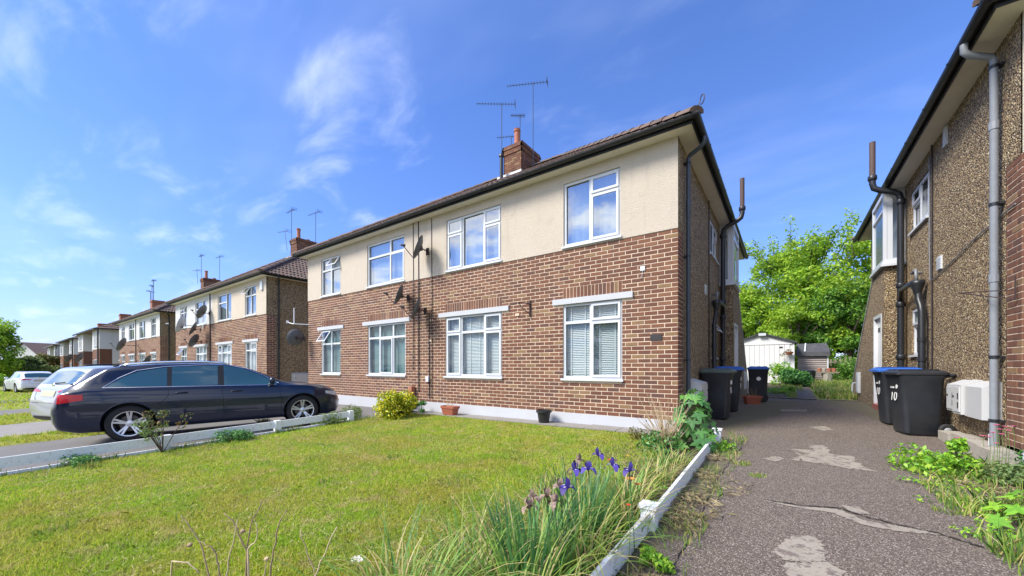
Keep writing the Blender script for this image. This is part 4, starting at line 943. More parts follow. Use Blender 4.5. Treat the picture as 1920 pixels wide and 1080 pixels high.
# ---------------------------------------------------------------- wheelie bins
def rounded_rect(w, d, r, n=4):
    P = []
    for (cx_, cy_, a0) in ((w/2-r, d/2-r, 0), (-w/2+r, d/2-r, PI/2), (-w/2+r, -d/2+r, PI), (w/2-r, -d/2+r, 1.5*PI)):
        for k in range(n+1): t = a0+PI/2*k/n; P.append((cx_+r*math.cos(t), cy_+r*math.sin(t)))
    return P
def wheelie(lid_m):
    """front faces -y, wheels at +y"""
    o = empty('wheelie_bin', (0, 0, 0), 'bin', 'wheelie bin', 'wheelie bins beside the side walls')
    b = MB(); lv = [(.0, .36, .36, -.0), (.03, .40, .42, 0), (.45, .43, .46, -.01), (.86, .46, .52, -.02), (.90, .49, .56, -.02), (.93, .49, .56, -.02)]; n = len(rounded_rect(1, 1, .1))
    for (z, w, d, oy_) in lv:
        for p in rounded_rect(w, d, .06): b.v.append((p[0], p[1]+oy_, z))
    for i in range(len(lv)-1):
        for k in range(n): k2 = (k+1) % n; b.f.append((i*n+k, i*n+k2, (i+1)*n+k2, (i+1)*n+k))
    b.f.append(tuple(range(n))[::-1]); b.f.append(tuple((len(lv)-1)*n+k for k in range(n))); b.obj('body', 'bin_body', o, smooth=True, sharp=35)
    b = MB(); lv = [(.925, .50, .58), (.935, .52, .62), (.965, .52, .62), (.985, .47, .56), (1.01, .36, .44)]; b.v = []
    for (z, w, d) in lv:
        for p in rounded_rect(w, d, .05): b.v.append((p[0], p[1]-.03, z))
    for i in range(len(lv)-1):
        for k in range(n): k2 = (k+1) % n; b.f.append((i*n+k, i*n+k2, (i+1)*n+k2, (i+1)*n+k))
    b.f.append(tuple((len(lv)-1)*n+k for k in range(n))); b.f.append(tuple(range(n))[::-1]); lid = b.obj('lid', lid_m, o, smooth=True, sharp=35)
    b = MB(); [b.box(-.18+.16*k, -.14+.16*k+.02, -.28, .18, 1.008, 1.016) for k in range(3)]; b.obj('lid_rib', lid_m, lid)
    b = MB(); b.tube([(-.20, .24, .90), (-.20, .36, .93), (.20, .36, .93), (.20, .24, .90)], .018, 8); b.obj('handle', 'bin_body', o, smooth=True)
    b = MB(); b.tube([(-.24, .245, .10), (.24, .245, .10)], .014, 8); b.obj('axle', 'bin_wheel', o)
    for sx_ in (-1, 1):
        b = MB(); b.lathe([(.045, -.02), (.085, -.024), (.10, -.012), (.10, .012), (.085, .024), (.045, .02)], 20, (sx_*.235, .245, .10), 'x'); w = b.obj('wheel', 'bin_wheel', o, smooth=True)
        b = MB(); b.lathe([(.0, .015), (.045, .019), (.048, 0.), (.045, -.019), (0, -.015)], 16, (sx_*.235, .245, .10), 'x'); b.obj('hub', 'wheel_hub', w, smooth=True)
    return o
binp = wheelie('bin_body')
def place_bin(x, y, rz, label, lid, num=None, text=None, first=False, disc=False, side_disc=False):
    o = binp if first else copy_tree(binp); o.location = (x, y, G(x, y)+.004); o.rotation_euler = (0, 0, rz); o['label'] = label
    for c in o.children:
        if c.name.startswith('lid') and lid != 'bin_body':
            for q in [c]+list(c.children):
                q.data = q.data.copy(); q.data.materials.clear(); q.data.materials.append(MATS[lid])
    if num: text_mesh(num, .19, 'white_print', o, (-.02, -.245, .62), (math.radians(87), 0, 0), 'bin_number')
    if text:
        text_mesh(text, .045, 'white_print', o, (-.03, -.252, .745), (math.radians(87), 0, 0), 'bin_lettering')
        b = MB(); b.add([(.07,-.258,.73),(.12,-.258,.74),(.11,-.258,.79),(.06,-.258,.78)], [(0,1,2,3)]); b.obj('bin_emblem', 'white_print', o)
    if side_disc:
        b = MB(); b.lathe([(.0, 0), (.055, 0.)], 18, (0, -.255, .66), 'y'); b.obj('round_sticker', 'white_print', o, recalc=True)
    return o
c1 = place_bin(3.12, 1.84, -PI/2+.22, 'near black wheelie bin on the right, white number on its front', 'bin_body', first=True)
c2 = place_bin(3.08, 2.78, -PI/2+.10, 'blue lidded wheelie bin behind the numbered bin by the right wall', 'bin_blue')
c3 = place_bin(.30, 2.02, PI/2-.05, 'nearest black bin left of the drive, faded green grey lid', 'bin_green_grey')
c4 = place_bin(.36, 3.3, PI/2+.04, 'blue lidded bin between two others, left of the drive', 'bin_blue')
c5 = place_bin(.80, 6.4, .12, 'far bin with round white sticker and dull blue lid, near the pot', 'bin_blue')
for c, num in ((c1, '10'), (c2, '10')):
    text_mesh(num, .20, 'white_print', c, (-.02, -.262, .58), (math.radians(86.5), 0, 0), 'bin_number'); text_mesh('Enfield', .042, 'white_print', c, (-.04, -.270, .725), (math.radians(86.5), 0, 0), 'bin_lettering')
    b = MB(); b.add([(.06,-.270,.71),(.10,-.270,.715),(.13,-.272,.75),(.10,-.274,.78),(.06,-.273,.76)], [(0,1,2,3,4)]); b.obj('bin_emblem', 'white_print', c)
for c in (c3, c4):
    text_mesh('10', .20, 'white_print', c, (-.02, -.262, .58), (math.radians(86.5), 0, 0), 'bin_number'); b = MB(); b.box(-.12, .05, -.276, -.268, .70, .78); b.obj('bin_label', 'white_print', c)
b = MB(); b.lathe([(.0, 0), (.055, 0.)], 18, (0, -.266, .66), 'y'); b.obj('round_sticker', 'white_print', c5, recalc=True)

# ---------------------------------------------------------------- vegetation builders
def leaves_cloud(name, centers, radii, per, size, m, parent=None, kind=None, flat=.6, updir=.5, squash=.8, shell=.45):
    C = np.array(centers); Rr = np.array(radii); K = len(C); idx = RNG.integers(0, K, per*K) if True else None
    n = len(idx); d = RNG.normal(size=(n, 3)); d /= np.linalg.norm(d, axis=1)[:, None]; r = (shell+(1-shell)*RNG.random(n))**.7
    P = C[idx]+d*(Rr[idx]*r)[:, None]*np.array([1, 1, squash])
    nrm = d*.6+RNG.normal(size=(n, 3))*flat+np.array([0, 0, updir]); nrm /= np.linalg.norm(nrm, axis=1)[:, None]
    t = np.cross(nrm, RNG.normal(size=(n, 3))); t /= np.linalg.norm(t, axis=1)[:, None]; u = np.cross(nrm, t)
    s = size*(.55+.9*RNG.random(n))[:, None]; bend = nrm*s*.15
    V = np.stack([P-t*s*.5, P+u*s*.28-bend*0+bend, P+t*s*.55-bend, P-u*s*.28+bend], 1)
    return np_mesh(name, V, 4, m, parent, kind)
def tree(x, y, h, cr, label, m='leaf_tree', n=70, per=260, size=.16, name='tree', tz=None, trunk_h=.45, cat='tree', group=None, wide=1.0, low=.22, seed=None, twigs=0):
    R = random.Random(seed or int(abs(x*31+y*17))); z0 = G(x, y) if tz is None else tz; o = empty(name, (x, y, z0), label, cat, group)
    b = MB(); b.tube([(0, 0, -.3), (.1, .05, h*.25), (.0, .1, h*.5), (.15, .1, h*.72)], [h*.035, h*.026, h*.018, h*.008], 8)
    C, Rd = [], []
    for k in range(n):
        a = R.uniform(0, 2*PI); u = R.random(); zz_ = low+(1-low)*R.random()**.8; prof = math.sin(PI*min(1, max(.08, (zz_-low*.4)/(1.02-low*.4))))**.55
        rr = cr*wide*prof*math.sqrt(u)*R.uniform(.75, 1.08); c = (rr*math.cos(a), rr*math.sin(a), zz_*h*.93); C.append(c); Rd.append(cr*R.uniform(.16, .32))
        if k < 16: b.tube([(0, 0, h*.3+.2*k/16*h), (c[0]*.5, c[1]*.5, (h*.35+c[2])/2+.1), c], [h*.012, h*.008, h*.003], 5)
    tw = []; TC = []
    for k in range(twigs):
        a = R.uniform(0, 2*PI); st = (cr*.5*math.cos(a), cr*.5*math.sin(a), h*.8); e = (cr*R.uniform(.5, 1.05)*math.cos(a), cr*R.uniform(.5, 1.05)*math.sin(a), h*R.uniform(.9, 1.12)); b.tube([st, e], [.03, .01], 5)
        for q in range(5): t = .4+.15*q; TC.append(tuple(st[i]+(e[i]-st[i])*t+R.uniform(-.15, .15) for i in range(3)))
    b.obj('trunk', 'bark', o, smooth=True)
    cl = leaves_cloud('crown', C, Rd, per, size, m, o)
    if TC: leaves_cloud('twig_leaves', TC, [.42*size/.19]*len(TC), 26, size*.9, m, o)
    return o
# trees behind the gardens on the right
BG = 'trees closing the view behind the back gardens'
tree(2.6, 26.5, 9.6, 4.2, 'tallest light green tree with ragged top in the gap between the houses', n=95, per=300, size=.19, group=BG, twigs=26, low=.12)
tree(-3.4, 27, 8.3, 3.6, 'rounded darker green tree behind the white garage', 'leaf_tree_dark', n=80, per=280, size=.19, group=BG, low=.1)
tree(-0.6, 24.5, 6.2, 2.8, 'dense mid green tree directly above the garage roof', 'leaf_tree', n=60, per=280, size=.17, group=BG, low=.08)
tree(6.6, 24, 9.0, 3.9, 'tree with yellow-green foliage partly behind the right house', n=80, per=280, size=.18, group=BG, low=.08, twigs=5)
tree(4.4, 22.5, 5.6, 2.6, 'low bushy tree above the wooden picket fence', 'leaf_tree_dark', n=60, per=260, size=.16, group=BG, low=.03)
tree(2.0, 21.5, 4.8, 2.2, 'small leafy tree behind the wooden playhouse', 'leaf_tree', n=50, per=260, size=.15, group=BG, low=.03)
tree(11, 30, 9.5, 4.5, 'broad tree far right, mostly hidden by the right house', 'leaf_tree_dark', n=70, per=240, size=.2, group=BG, low=.05)
def bush(x, y, h, r, label, m, size=.05, n=16, per=160, name='shrub', cat='shrub', z=None, squash=1):
    R = random.Random(int(abs(x*71+y*13)*10)); z0 = G(x, y) if z is None else z; o = empty(name, (x, y, z0), label, cat); C, Rd = [], []; b = MB()
    for k in range(n):
        a = R.uniform(0, 2*PI); rr = r*math.sqrt(R.random())*.75; zz_ = h*R.uniform(.15, .8)*(1-.35*(rr/r)**2); C.append((rr*math.cos(a), rr*math.sin(a), zz_)); Rd.append(r*R.uniform(.28, .45)*squash)
        b.tube([(rr*.2*math.cos(a), rr*.2*math.sin(a), -.03), C[-1]], [.008, .003], 4)
    b.obj('stem', 'bark', o); leaves_cloud('foliage', C, Rd, per, size, m, o, squash=.9); return o
p = gp(735, 790); bush(-5.9, -1.15, .74, .50, 'bright yellow-leaved rounded shrub against the brick front', 'leaf_yellow', .06, 34, 150)
bush(-6.75, -1.9, .38, .42, 'grey-green straggly plant left of the yellow shrub', 'leaf_grey', .035, 16, 150)
bush(-6.5, -2.5, .30, .34, 'low green weedy plant at the fence end', 'leaf_grey', .03, 14, 130)
bush(-6.15, -.45, .48, .20, 'thin ivy-like plant by the short white post', 'leaf_syc', .04, 9, 90)
bush(-5.95, -.33, .4, .16, 'small dark plant right of the short white post', 'leaf_syc', .035, 8, 80)
# garden beyond the drive
bush(1.75, 13.4, .85, .62, 'big leafy green plant in front of the playhouse', 'leaf_syc', .10, 22, 150)
bush(1.4, 14.0, 1.15, .6, 'tall weeds between garage and playhouse', 'leaf_bright', .07, 16, 150)
bush(3.9, 17.0, 1.3, 1.0, 'round dark shrub in front of the picket fence', 'leaf_tree_dark', .09, 26, 170)
bush(5.3, 16.2, .8, .7, 'pale green low shrub near the fence corner', 'leaf_bright', .07, 18, 150)
bush(1.55, 10.4, .32, .22, 'small weed tuft on the gravel near the garage', 'leaf_bright', .05, 10, 80)
bush(1.25, 10.0, .22, .35, 'low clump of leaves by the far bin', 'leaf_bright', .04, 9, 70)
# street-side greenery far left
LG = 'trees and hedges down the street'
tree(-70.2, -6.4, 7.0, 3.0, 'tall dark green tree at the left picture edge, beyond the white hatchback', 'leaf_tree', n=110, per=150, size=.26, group=LG, low=.04, twigs=12)
tree(-90.8, .9, 5.6, 2.3, 'green tree between the far gabled house and the terrace', 'leaf_tree', n=40, per=200, size=.34, group=LG, low=.02)
tree(-76.4, -1.6, 3.6, 2.4, 'reddish brown bush in front of the far gabled house', 'leaf_red', n=40, per=180, size=.26, group=LG, low=.02, cat='bush', name='bush')
tree(-72.5, -3.2, 3.3, 2.2, 'olive green bush between the tall tree and the reddish bush', 'leaf_grey', n=40, per=180, size=.25, group=LG, low=.02, cat='bush', name='bush')
tree(-49, -7.2, 1.6, 1.8, 'bright green hedge clump at the left edge behind the hatchback', 'leaf_bright', n=30, per=160, size=.16, group=LG, low=.02, cat='hedge', name='hedge')
# behind the camera across the road: hedge mass reflected in glass
tree(-9, -24, 6, 3.2, 'tree across the road mirrored in the panes', 'leaf_tree', n=40, per=120, size=.35, group='greenery across the road', low=.1)

# ---------------------------------------------------------------- grass (numpy blades)
def blades(name, P, h, w, m, lean=.5, kind='stuff', seg=2, parent=None):
    n = len(P); a = RNG.random(n)*2*PI; la = RNG.random(n)*2*PI; ln = (RNG.random(n)**1.5)*lean
    t = np.stack([np.cos(a), np.sin(a), np.zeros(n)], 1); d = np.stack([np.cos(la)*ln, np.sin(la)*ln, np.sqrt(1-np.clip(ln, 0, .95)**2)], 1)
    h = np.broadcast_to(h, (n,))[:, None]; w = np.broadcast_to(w, (n,))[:, None]
    if seg == 1:
        V = np.stack([P-t*w, P+t*w, P+d*h], 1); return np_mesh(name, V, 3, m, parent, kind)
    d2 = d.copy(); d2[:, :2] *= 2.2; d2[:, 2] *= .75; mid = P+d*h*.55; tip = mid+d2*h*.45
    V = np.stack([P-t*w, P+t*w, mid+t*w*.75, tip, mid-t*w*.75], 1); return np_mesh(name, V, 5, m, parent, kind)
def Gv(X, Y): return np.array([G(a, b) for a, b in zip(X, Y)])
def scatter(n, x0, x1, y0, y1, power=1.3, dmin=1.2):
    out = []; tot = 0
    while tot < n:
        k = n*3; X = RNG.uniform(x0, x1, k); Y = RNG.uniform(y0, y1, k); dx, dy = X-1.44, Y+6.75; d = -SS*dx+CC*dy; r = CC*dx+SS*dy
        keep = (d > .4) & (np.abs(r/d) < 1.55); D_ = np.hypot(dx, dy); keep &= RNG.random(k) < (dmin/np.maximum(D_, dmin))**power
        out.append(np.stack([X[keep], Y[keep]], 1)); tot += keep.sum()
    A = np.concatenate(out)[:n]; return A[:, 0], A[:, 1]
X, Y = scatter(330000, -6.42, .1, -8.2, -.5, 1.35); D_ = np.hypot(X-1.44, Y+6.75)
# uneven height: tufts and worn spots
tuft = np.sin(X*2.1+1.3*np.sin(Y*1.7))*np.cos(Y*2.6+X)*.5+.5
hh = (.018+.040*tuft*RNG.random(len(X))+.020*RNG.random(len(X)))*np.where(RNG.random(len(X)) < .012, 1.9, 1)
blades('lawn_grass', np.stack([X, Y, Gv(X, Y)], 1), hh, .0013+.0007*D_*.55, 'grass_blade', .85)
def strip(name, n, x0, x1, y0, y1, h0, h1, w, m='long_blade', lean=.6):
    X = RNG.uniform(x0, x1, n); Y = RNG.uniform(y0, y1, n); keep = (np.sin(X*9+Y*5)+np.sin(Y*7.3-X*3)+RNG.normal(size=n)*.8) > .1; X, Y = X[keep], Y[keep]
    return blades(name, np.stack([X, Y, Gv(X, Y)], 1), h0+(h1-h0)*RNG.random(len(X))**2, w, m, lean)
strip('edge_grass', 5000, -6.45, -6.28, -8, -1, .05, .16, .004, 'long_blade')
strip('verge_grass', 26000, -12.2, -10.6, -10.5, -.5, .03, .12, .008, 'grass_blade')
strip('verge_grass', 26000, -19.4, -15.6, -11, -.5, .03, .14, .014, 'grass_blade')
strip('verge_grass', 20000, -50, -22.5, -11, -1.5, .05, .16, .03, 'grass_blade')
strip('garden_grass', 26000, 2.3, 4.2, 8.3, 17.5, .10, .34, .010, 'long_blade')
strip('garden_grass', 5000, 1.5, 1.75, 8.4, 13, .03, .16, .008, 'long_blade')
strip('garden_grass', 5000, .1, 1.5, 8.3, 14, .01, .05, .006, 'long_blade')
strip('garden_grass', 4000, 1.3, 2.0, 11.2, 16, .05, .2, .012, 'long_blade')
strip('weed_grass', 16000, 2.75, 5.2, -5, -.2, .05, .20, .004, 'long_blade')
strip('weed_grass', 3600, 2.50, 2.95, -4.8, -1.4, .05, .24, .004, 'long_blade')
strip('path_grass', 2600, .68, .98, -4.6, .4, .02, .10, .003, 'long_blade')
strip('path_grass', 500, 2.7, 2.95, -4.5, -.5, .02, .10, .003, 'long_blade')
def tufts(name, spots, m='long_blade', kind='stuff'):
    PX, PY, H = [], [], []
    for (x, y, r, n, h) in spots:
        a = RNG.random(n)*2*PI; q = r*np.sqrt(RNG.random(n)); PX.append(x+q*np.cos(a)); PY.append(y+q*np.sin(a)); H.append(h*(.4+.6*RNG.random(n)))
    X = np.concatenate(PX); Y = np.concatenate(PY); return blades(name, np.stack([X, Y, Gv(X, Y)], 1), np.concatenate(H), .0035, m, .7)
sp = []
for (px, py, r, n, h) in ((1390,870,.10,120,.06),(1300,968,.08,60,.05),(1420,893,.08,80,.05),(1300,970,.05,40,.05),(1780,960,.10,60,.05),(495,795,.12,220,.22),(375,815,.10,120,.18),(165,880,.1,80,.15),(860,905,.2,200,.08)):
    g_ = gp(px, py); sp.append((g_[0], g_[1], r, n, h))
for k in range(90):
    x_ = random.uniform(-6.2, .1); y_ = random.uniform(-6.6, -.7); sp.append((x_, y_, random.uniform(.04, .16), random.randint(20, 90), random.uniform(.05, .10)))
tufts('grass_tufts', sp)

# arching long leaves of the border: clumps, each a plant
def arch_clump(name, x, y, n, ln, label, m, spread=.10, w=.006, stiff=.5, cat='plant', group=None, z=None):
    o = empty(name, (x, y, G(x, y) if z is None else z), label, cat, group); R = random.Random(int(abs(x*100+y*37))); V, F = [], []
    for i in range(n):
        a = R.uniform(0, 2*PI); r0 = spread*math.sqrt(R.random()); p = Vector((r0*math.cos(a), r0*math.sin(a), 0)); L_ = ln*R.uniform(.5, 1.1); th = R.uniform(.05, .5)*(1.2-stiff); a2 = a+R.uniform(-.8, .8); k = 7; cur = R.uniform(.12, .42)*(1.15-stiff)*1.25; side = Vector((-math.sin(a2), math.cos(a2), 0)); b0 = len(V)
        for s in range(k):
            f = s/(k-1); ww = w*(1-f**2.2)*R.uniform(.9, 1.1)+.0004; V += [tuple(p-side*ww), tuple(p+side*ww)]
            d = Vector((math.cos(a2)*math.sin(th), math.sin(a2)*math.sin(th), math.cos(th))); p = p+d*(L_/(k-1)); th = min(th+cur, 2.5)
        F += [(b0+2*s, b0+2*s+1, b0+2*s+3, b0+2*s+2) for s in range(k-1)]
    b = MB(); b.add(V, F); b.obj('leaves', m, o); return o
ig = 'clumps of strappy leaves along the white edging'
border = [(.26,-4.30,'iris_leaf',90,.50,'iris clump with blue flowers, upper one in the border'),(.28,-4.95,'iris_leaf',110,.50,'iris clump with withered flowers, nearest the picture bottom'),(.42,-4.65,'long_blade',70,.60,'arching yellow-green leaves spilling over the white edging'),(.40,-5.25,'long_blade',90,.55,'dense arching leaves at the bottom centre'),(.34,-3.55,'long_blade',80,.5,'arching leaves behind the white post'),(.10,-5.35,'long_blade',60,.5,'thin arching leaves left of the withered irises'),(.40,-2.75,'long_blade',70,.42,'grassy leaves between post and sycamore sapling'),(.36,-2.1,'long_blade',60,.34,'short grassy clump below the dry stalks'),(.46,-3.95,'long_blade',50,.5,'leaves bending across the edging by the post'),(-.05,-5.0,'long_blade',45,.55,'loose yellowing leaves straying onto the lawn'),(.05,-5.65,'long_blade',80,.55,'thick arching leaves at the picture bottom, left of the edging'),(-.25,-5.45,'long_blade',40,.5,'sparse arching leaves furthest left in the border'),(.18,-4.6,'long_blade',60,.6,'long arching leaves between the two iris clumps')]
for (x, y, m, n, L_, lab) in border: arch_clump('strappy_plant', x, y, int(n*1.9), L_*1.08, lab, m, .20, .0065 if m == 'iris_leaf' else .0045, .85 if m == 'iris_leaf' else .35, group=ig)
def iris(x, y, z, label, wilt=False):
    o = empty('iris_flower', (x, y, G(x, y)), label, 'flower', 'iris blooms'); h = z-G(x, y); m = 'iris_wilt' if wilt else 'iris_purple'
    b = MB(); b.tube([(.03, .02, 0), (.015, .01, h*.5), (0, 0, h)], .004, 5); b.obj('stem', 'iris_leaf', o)
    for k in range(6):
        a = k*PI/3+x*9; b = MB(); out = k % 2; s = .85 if wilt else 1
        d = Vector((math.cos(a), math.sin(a), 0)); sd = Vector((-math.sin(a), math.cos(a), 0)); c = Vector((0, 0, h)); P = []
        prof = ([(0, .005, 0), (.022, .017, .020), (.042, .021, .014), (.058, .008, -.016)] if out else [(0, .005, 0), (.012, .013, .022), (.020, .016, .045), (.014, .005, .066)])
        for (r, w, zz_) in prof: j = random.uniform(-.006, .006)*(2 if wilt else 1); P += [c+d*r*s+sd*w*s+Vector((0, 0, zz_*s+j)), c+d*r*s-sd*w*s+Vector((0, 0, zz_*s-j))]
        b.add(P, [(2*i, 2*i+1, 2*i+3, 2*i+2) for i in range(3)]); b.obj('petal', m, o, smooth=True)
        if out and not wilt:
            b = MB(); q = c+d*.022+Vector((0, 0, .021)); b.add([q-sd*.005-d*.008, q+sd*.005-d*.008, q+sd*.004+d*.012, q-sd*.004+d*.012], [(0,1,2,3)]); b.obj('petal_blotch', 'iris_pale', o)
    return o
def up(px, py, d):   # photo pixel at depth d
    r = (px-960)/715*d; return (1.44+CC*r-SS*d, -6.75+SS*r+CC*d, 1.1-(py-688)/715*d)
for i, (px, py, d, w, lab) in enumerate(((1078,884,2.65,0,'blue iris bloom, left of the front trio'),(1103,882,2.6,0,'blue iris bloom in the middle of the front trio'),(1122,855,2.9,0,'highest blue iris bloom at the back'),(1150,876,2.6,0,'blue iris bloom at the right'),(1062,918,2.2,0,'dark purple iris bloom above the withered ones'),(1050,914,2.3,1,'withered iris right of the leftmost'),(1000,935,2.1,1,'leftmost withered iris head'),(1026,932,2.15,1,'withered iris head in the lower group'),(1040,945,2.05,1,'lowest withered iris head'),(993,952,1.95,1,'withered iris hanging at the far left of the border'),(1085,866,2.8,1,'withered iris behind the blue trio'),(1180,885,2.5,0,'small blue iris half hidden by leaves'))):
    p = up(px, py, d); iris(p[0], p[1], p[2], lab, w)
def simple_flower(px, py, d, m, r, label, name='flower', n=5, group=None, stemm='stem_green'):
    x, y, z = up(px, py, d); g_ = G(x, y); o = empty(name, (x, y, g_), label, 'flower', group); h = max(z-g_, .04); b = MB(); b.tube([(0, 0, 0), (.01, 0, h*.6), (0, 0, h)], .0025, 5); b.obj('stem', stemm, o); b = MB()
    for k in range(n):
        a = 2*PI*k/n+px; P = [(0, 0, h), (r*math.cos(a-.45), r*math.sin(a-.45), h+r*.5), (r*1.15*math.cos(a), r*1.15*math.sin(a), h+r*.45), (r*math.cos(a+.45), r*math.sin(a+.45), h+r*.5)]; b.add(P, [(0,1,2,3)])
    b.obj('petals', m, o); return o
simple_flower(1142, 863, 2.8, 'petal_red', .016, 'red flower beside the highest blue iris')
simple_flower(1178, 948, 2.25, 'petal_red', .014, 'small bright red flower low among the leaves')
simple_flower(1176, 856, 3.6, 'petal_orange', .018, 'orange flower near the dry stalks')
simple_flower(1182, 900, 2.7, 'petal_orange', .028, 'orange dried flower cluster behind the edging', n=9)
simple_flower(1195, 910, 2.7, 'petal_orange', .024, 'second orange dried cluster just right of the first', n=9)
PINK = ['topmost pink bloom beside the grey downpipe', 'pink bloom just under the topmost one', 'pink bloom level with the topmost, to its right', 'pink bloom left of the stem cluster by the downpipe', 'pink bloom right of centre in the upper cluster', 'pink bloom in the middle of the upper cluster', 'lowest pink bloom on the left of the upper cluster', 'pink bloom furthest right in the upper cluster', 'lone mauve-pink bloom before the masonry footing, leftmost', 'second lone pink bloom before the footing', 'pink bloom beneath the upper cluster', 'pink bloom low between footing and upper cluster', 'pink bloom near the brick corner, low', 'pink bloom nearest the right picture edge']
for k, (px, py) in enumerate(((1868,798),(1872,806),(1885,801),(1862,812),(1890,808),(1878,815),(1855,820),(1900,800),(1795,822),(1808,828),(1868,832),(1842,818),(1905,826),(1915,836))):
    simple_flower(px, py, 3.9+.05*k, 'petal_pink', .024, PINK[k], group='pink blooms by the right wall', n=7)
# white umbel on the lawn
x, y, z = up(672, 1050, 2.2); o = empty('umbel_flower', (x, y, G(x, y)), 'flat white umbel flower at the bottom of the lawn', 'flower'); h = max(z-G(x, y), .05)
b = MB(); b.tube([(0, 0, 0), (0, 0, h)], .003, 5); b.obj('stem', 'stem_green', o); b = MB()
for k in range(60):
    a = random.uniform(0, 2*PI); r = .04*math.sqrt(random.random()); b.box(r*math.cos(a)-.003, r*math.cos(a)+.003, r*math.sin(a)-.003, r*math.sin(a)+.003, h+.004, h+.010+random.uniform(0, .004))
b.obj('florets', 'petal_white', o)
# dry stalks near the lens
def stalk(pts, label, pod=None, r=.0045, group='dry stalks at the bottom left'):
    W3 = [Vector(up(*p)) for p in pts]; base = W3[0].copy(); base.z = G(base.x, base.y); o = empty('dry_stalk', tuple(base), label, 'dry stalk', group)
    P = [Vector((random.uniform(-.02, .02), random.uniform(-.02, .02), 0))]+[w-base for w in W3]; Q = []
    for i in range(len(P)-1):
        for k in range(3): Q.append(P[i].lerp(P[i+1], k/3)+Vector([random.gauss(0, .0025) for _ in range(3)]))
    Q.append(P[-1]); b = MB(); n = len(Q); b.tube(Q, [r*(1-.6*i/n) for i in range(n)], 6); b.obj('stem', 'dry_stem', o, smooth=True)
    if pod:
        c = Vector(up(*pod))-base; b = MB(); b.lathe([(.001, -.026), (.008, -.014), (.011, 0), (.008, .012), (.001, .018)], 8); rot = Matrix.Rotation(1.1, 3, 'Y'); b.v = [tuple(rot @ Vector(v)+c) for v in b.v]; b.obj('seed_head', 'dry_stem', o)
    return o
D0 = 1.75
stalk([(392,1080,D0),(383,1045,D0),(368,1005,D0),(352,980,D0),(340,966,D0)], 'leftmost bare stalk, curving left, pod at its bend', (356,1022,D0), .004)
stalk([(412,1080,D0),(408,1050,D0),(396,1024,D0),(372,1015,D0)], 'drooping brown stalk right beside the pod stalk')
stalk([(460,1080,D0+.1),(462,1030,D0+.1),(470,990,D0+.1),(492,935,D0+.1)], 'tallest pale stalk, leaning right', None, .0055)
stalk([(462,1032,D0+.1),(448,1000,D0+.1),(438,975,D0+.1),(420,962,D0+.1)], 'dark twig forking left off the tallest stalk', (455,996,D0+.1))
stalk([(506,1080,D0+.2),(512,1030,D0+.2),(522,985,D0+.2),(538,955,D0+.2)], 'stalk with a crook, right of the tallest', None, .0055)
stalk([(495,1080,D0),(500,1050,D0)], 'short stub with round head between two stalks', (500,1048,D0))
stalk([(592,1080,D0+.1),(608,1040,D0+.1),(632,988,D0+.1)], 'pale straight stalk at the right of the group', None, .0055)
stalk([(592,1080,D0+.1),(578,1040,D0+.1),(563,992,D0+.1)], 'thin stalk crossing the pale straight one')
stalk([(426,1080,D0),(430,1040,D0),(445,975,D0)], 'thin upright stalk in the middle')
stalk([(320,1052,D0),(352,1055,D0),(375,1075,D0)], 'low arched stalk at the far left')
stalk([(465,1028,D0),(482,1012,D0),(480,980,D0)], 'small side twig of the middle stalks')
# brown dry stems in front of the plinth
o = empty('dead_flower_stems', (.15, -1.35, G(.15, -1.35)), 'clump of bare tan stems in front of the white plinth', 'dry plant'); R = random.Random(5)
b = MB(); sd = MB()
for k in range(70):
    a = R.uniform(0, 2*PI); r0 = .10*R.random(); e = Vector((-.05+R.uniform(-.34, .30), R.uniform(-.22, .25), R.uniform(.3, .78))); P = [Vector((r0*math.cos(a), r0*math.sin(a), 0)), e*.5+Vector((R.gauss(0, .02), R.gauss(0, .02), 0)), e]
    b.tube(P, [.006, .0045, .002], 4)
    if k < 10: sd.tube([e, e+Vector((0, 0, .02))], [.010, .006], 5)
b.obj('stem', 'dry_stem', o)['kind'] = 'stuff'; sd.obj('seed_head', 'dark_seed', o)
bush(.05, -1.5, .35, .30, 'leafy weeds at the foot of the tan stems', 'leaf_syc', .04, 12, 60)
bush(-.35, -.9, .30, .22, 'wispy yellowish plant against the white plinth', 'leaf_red', .025, 10, 40)
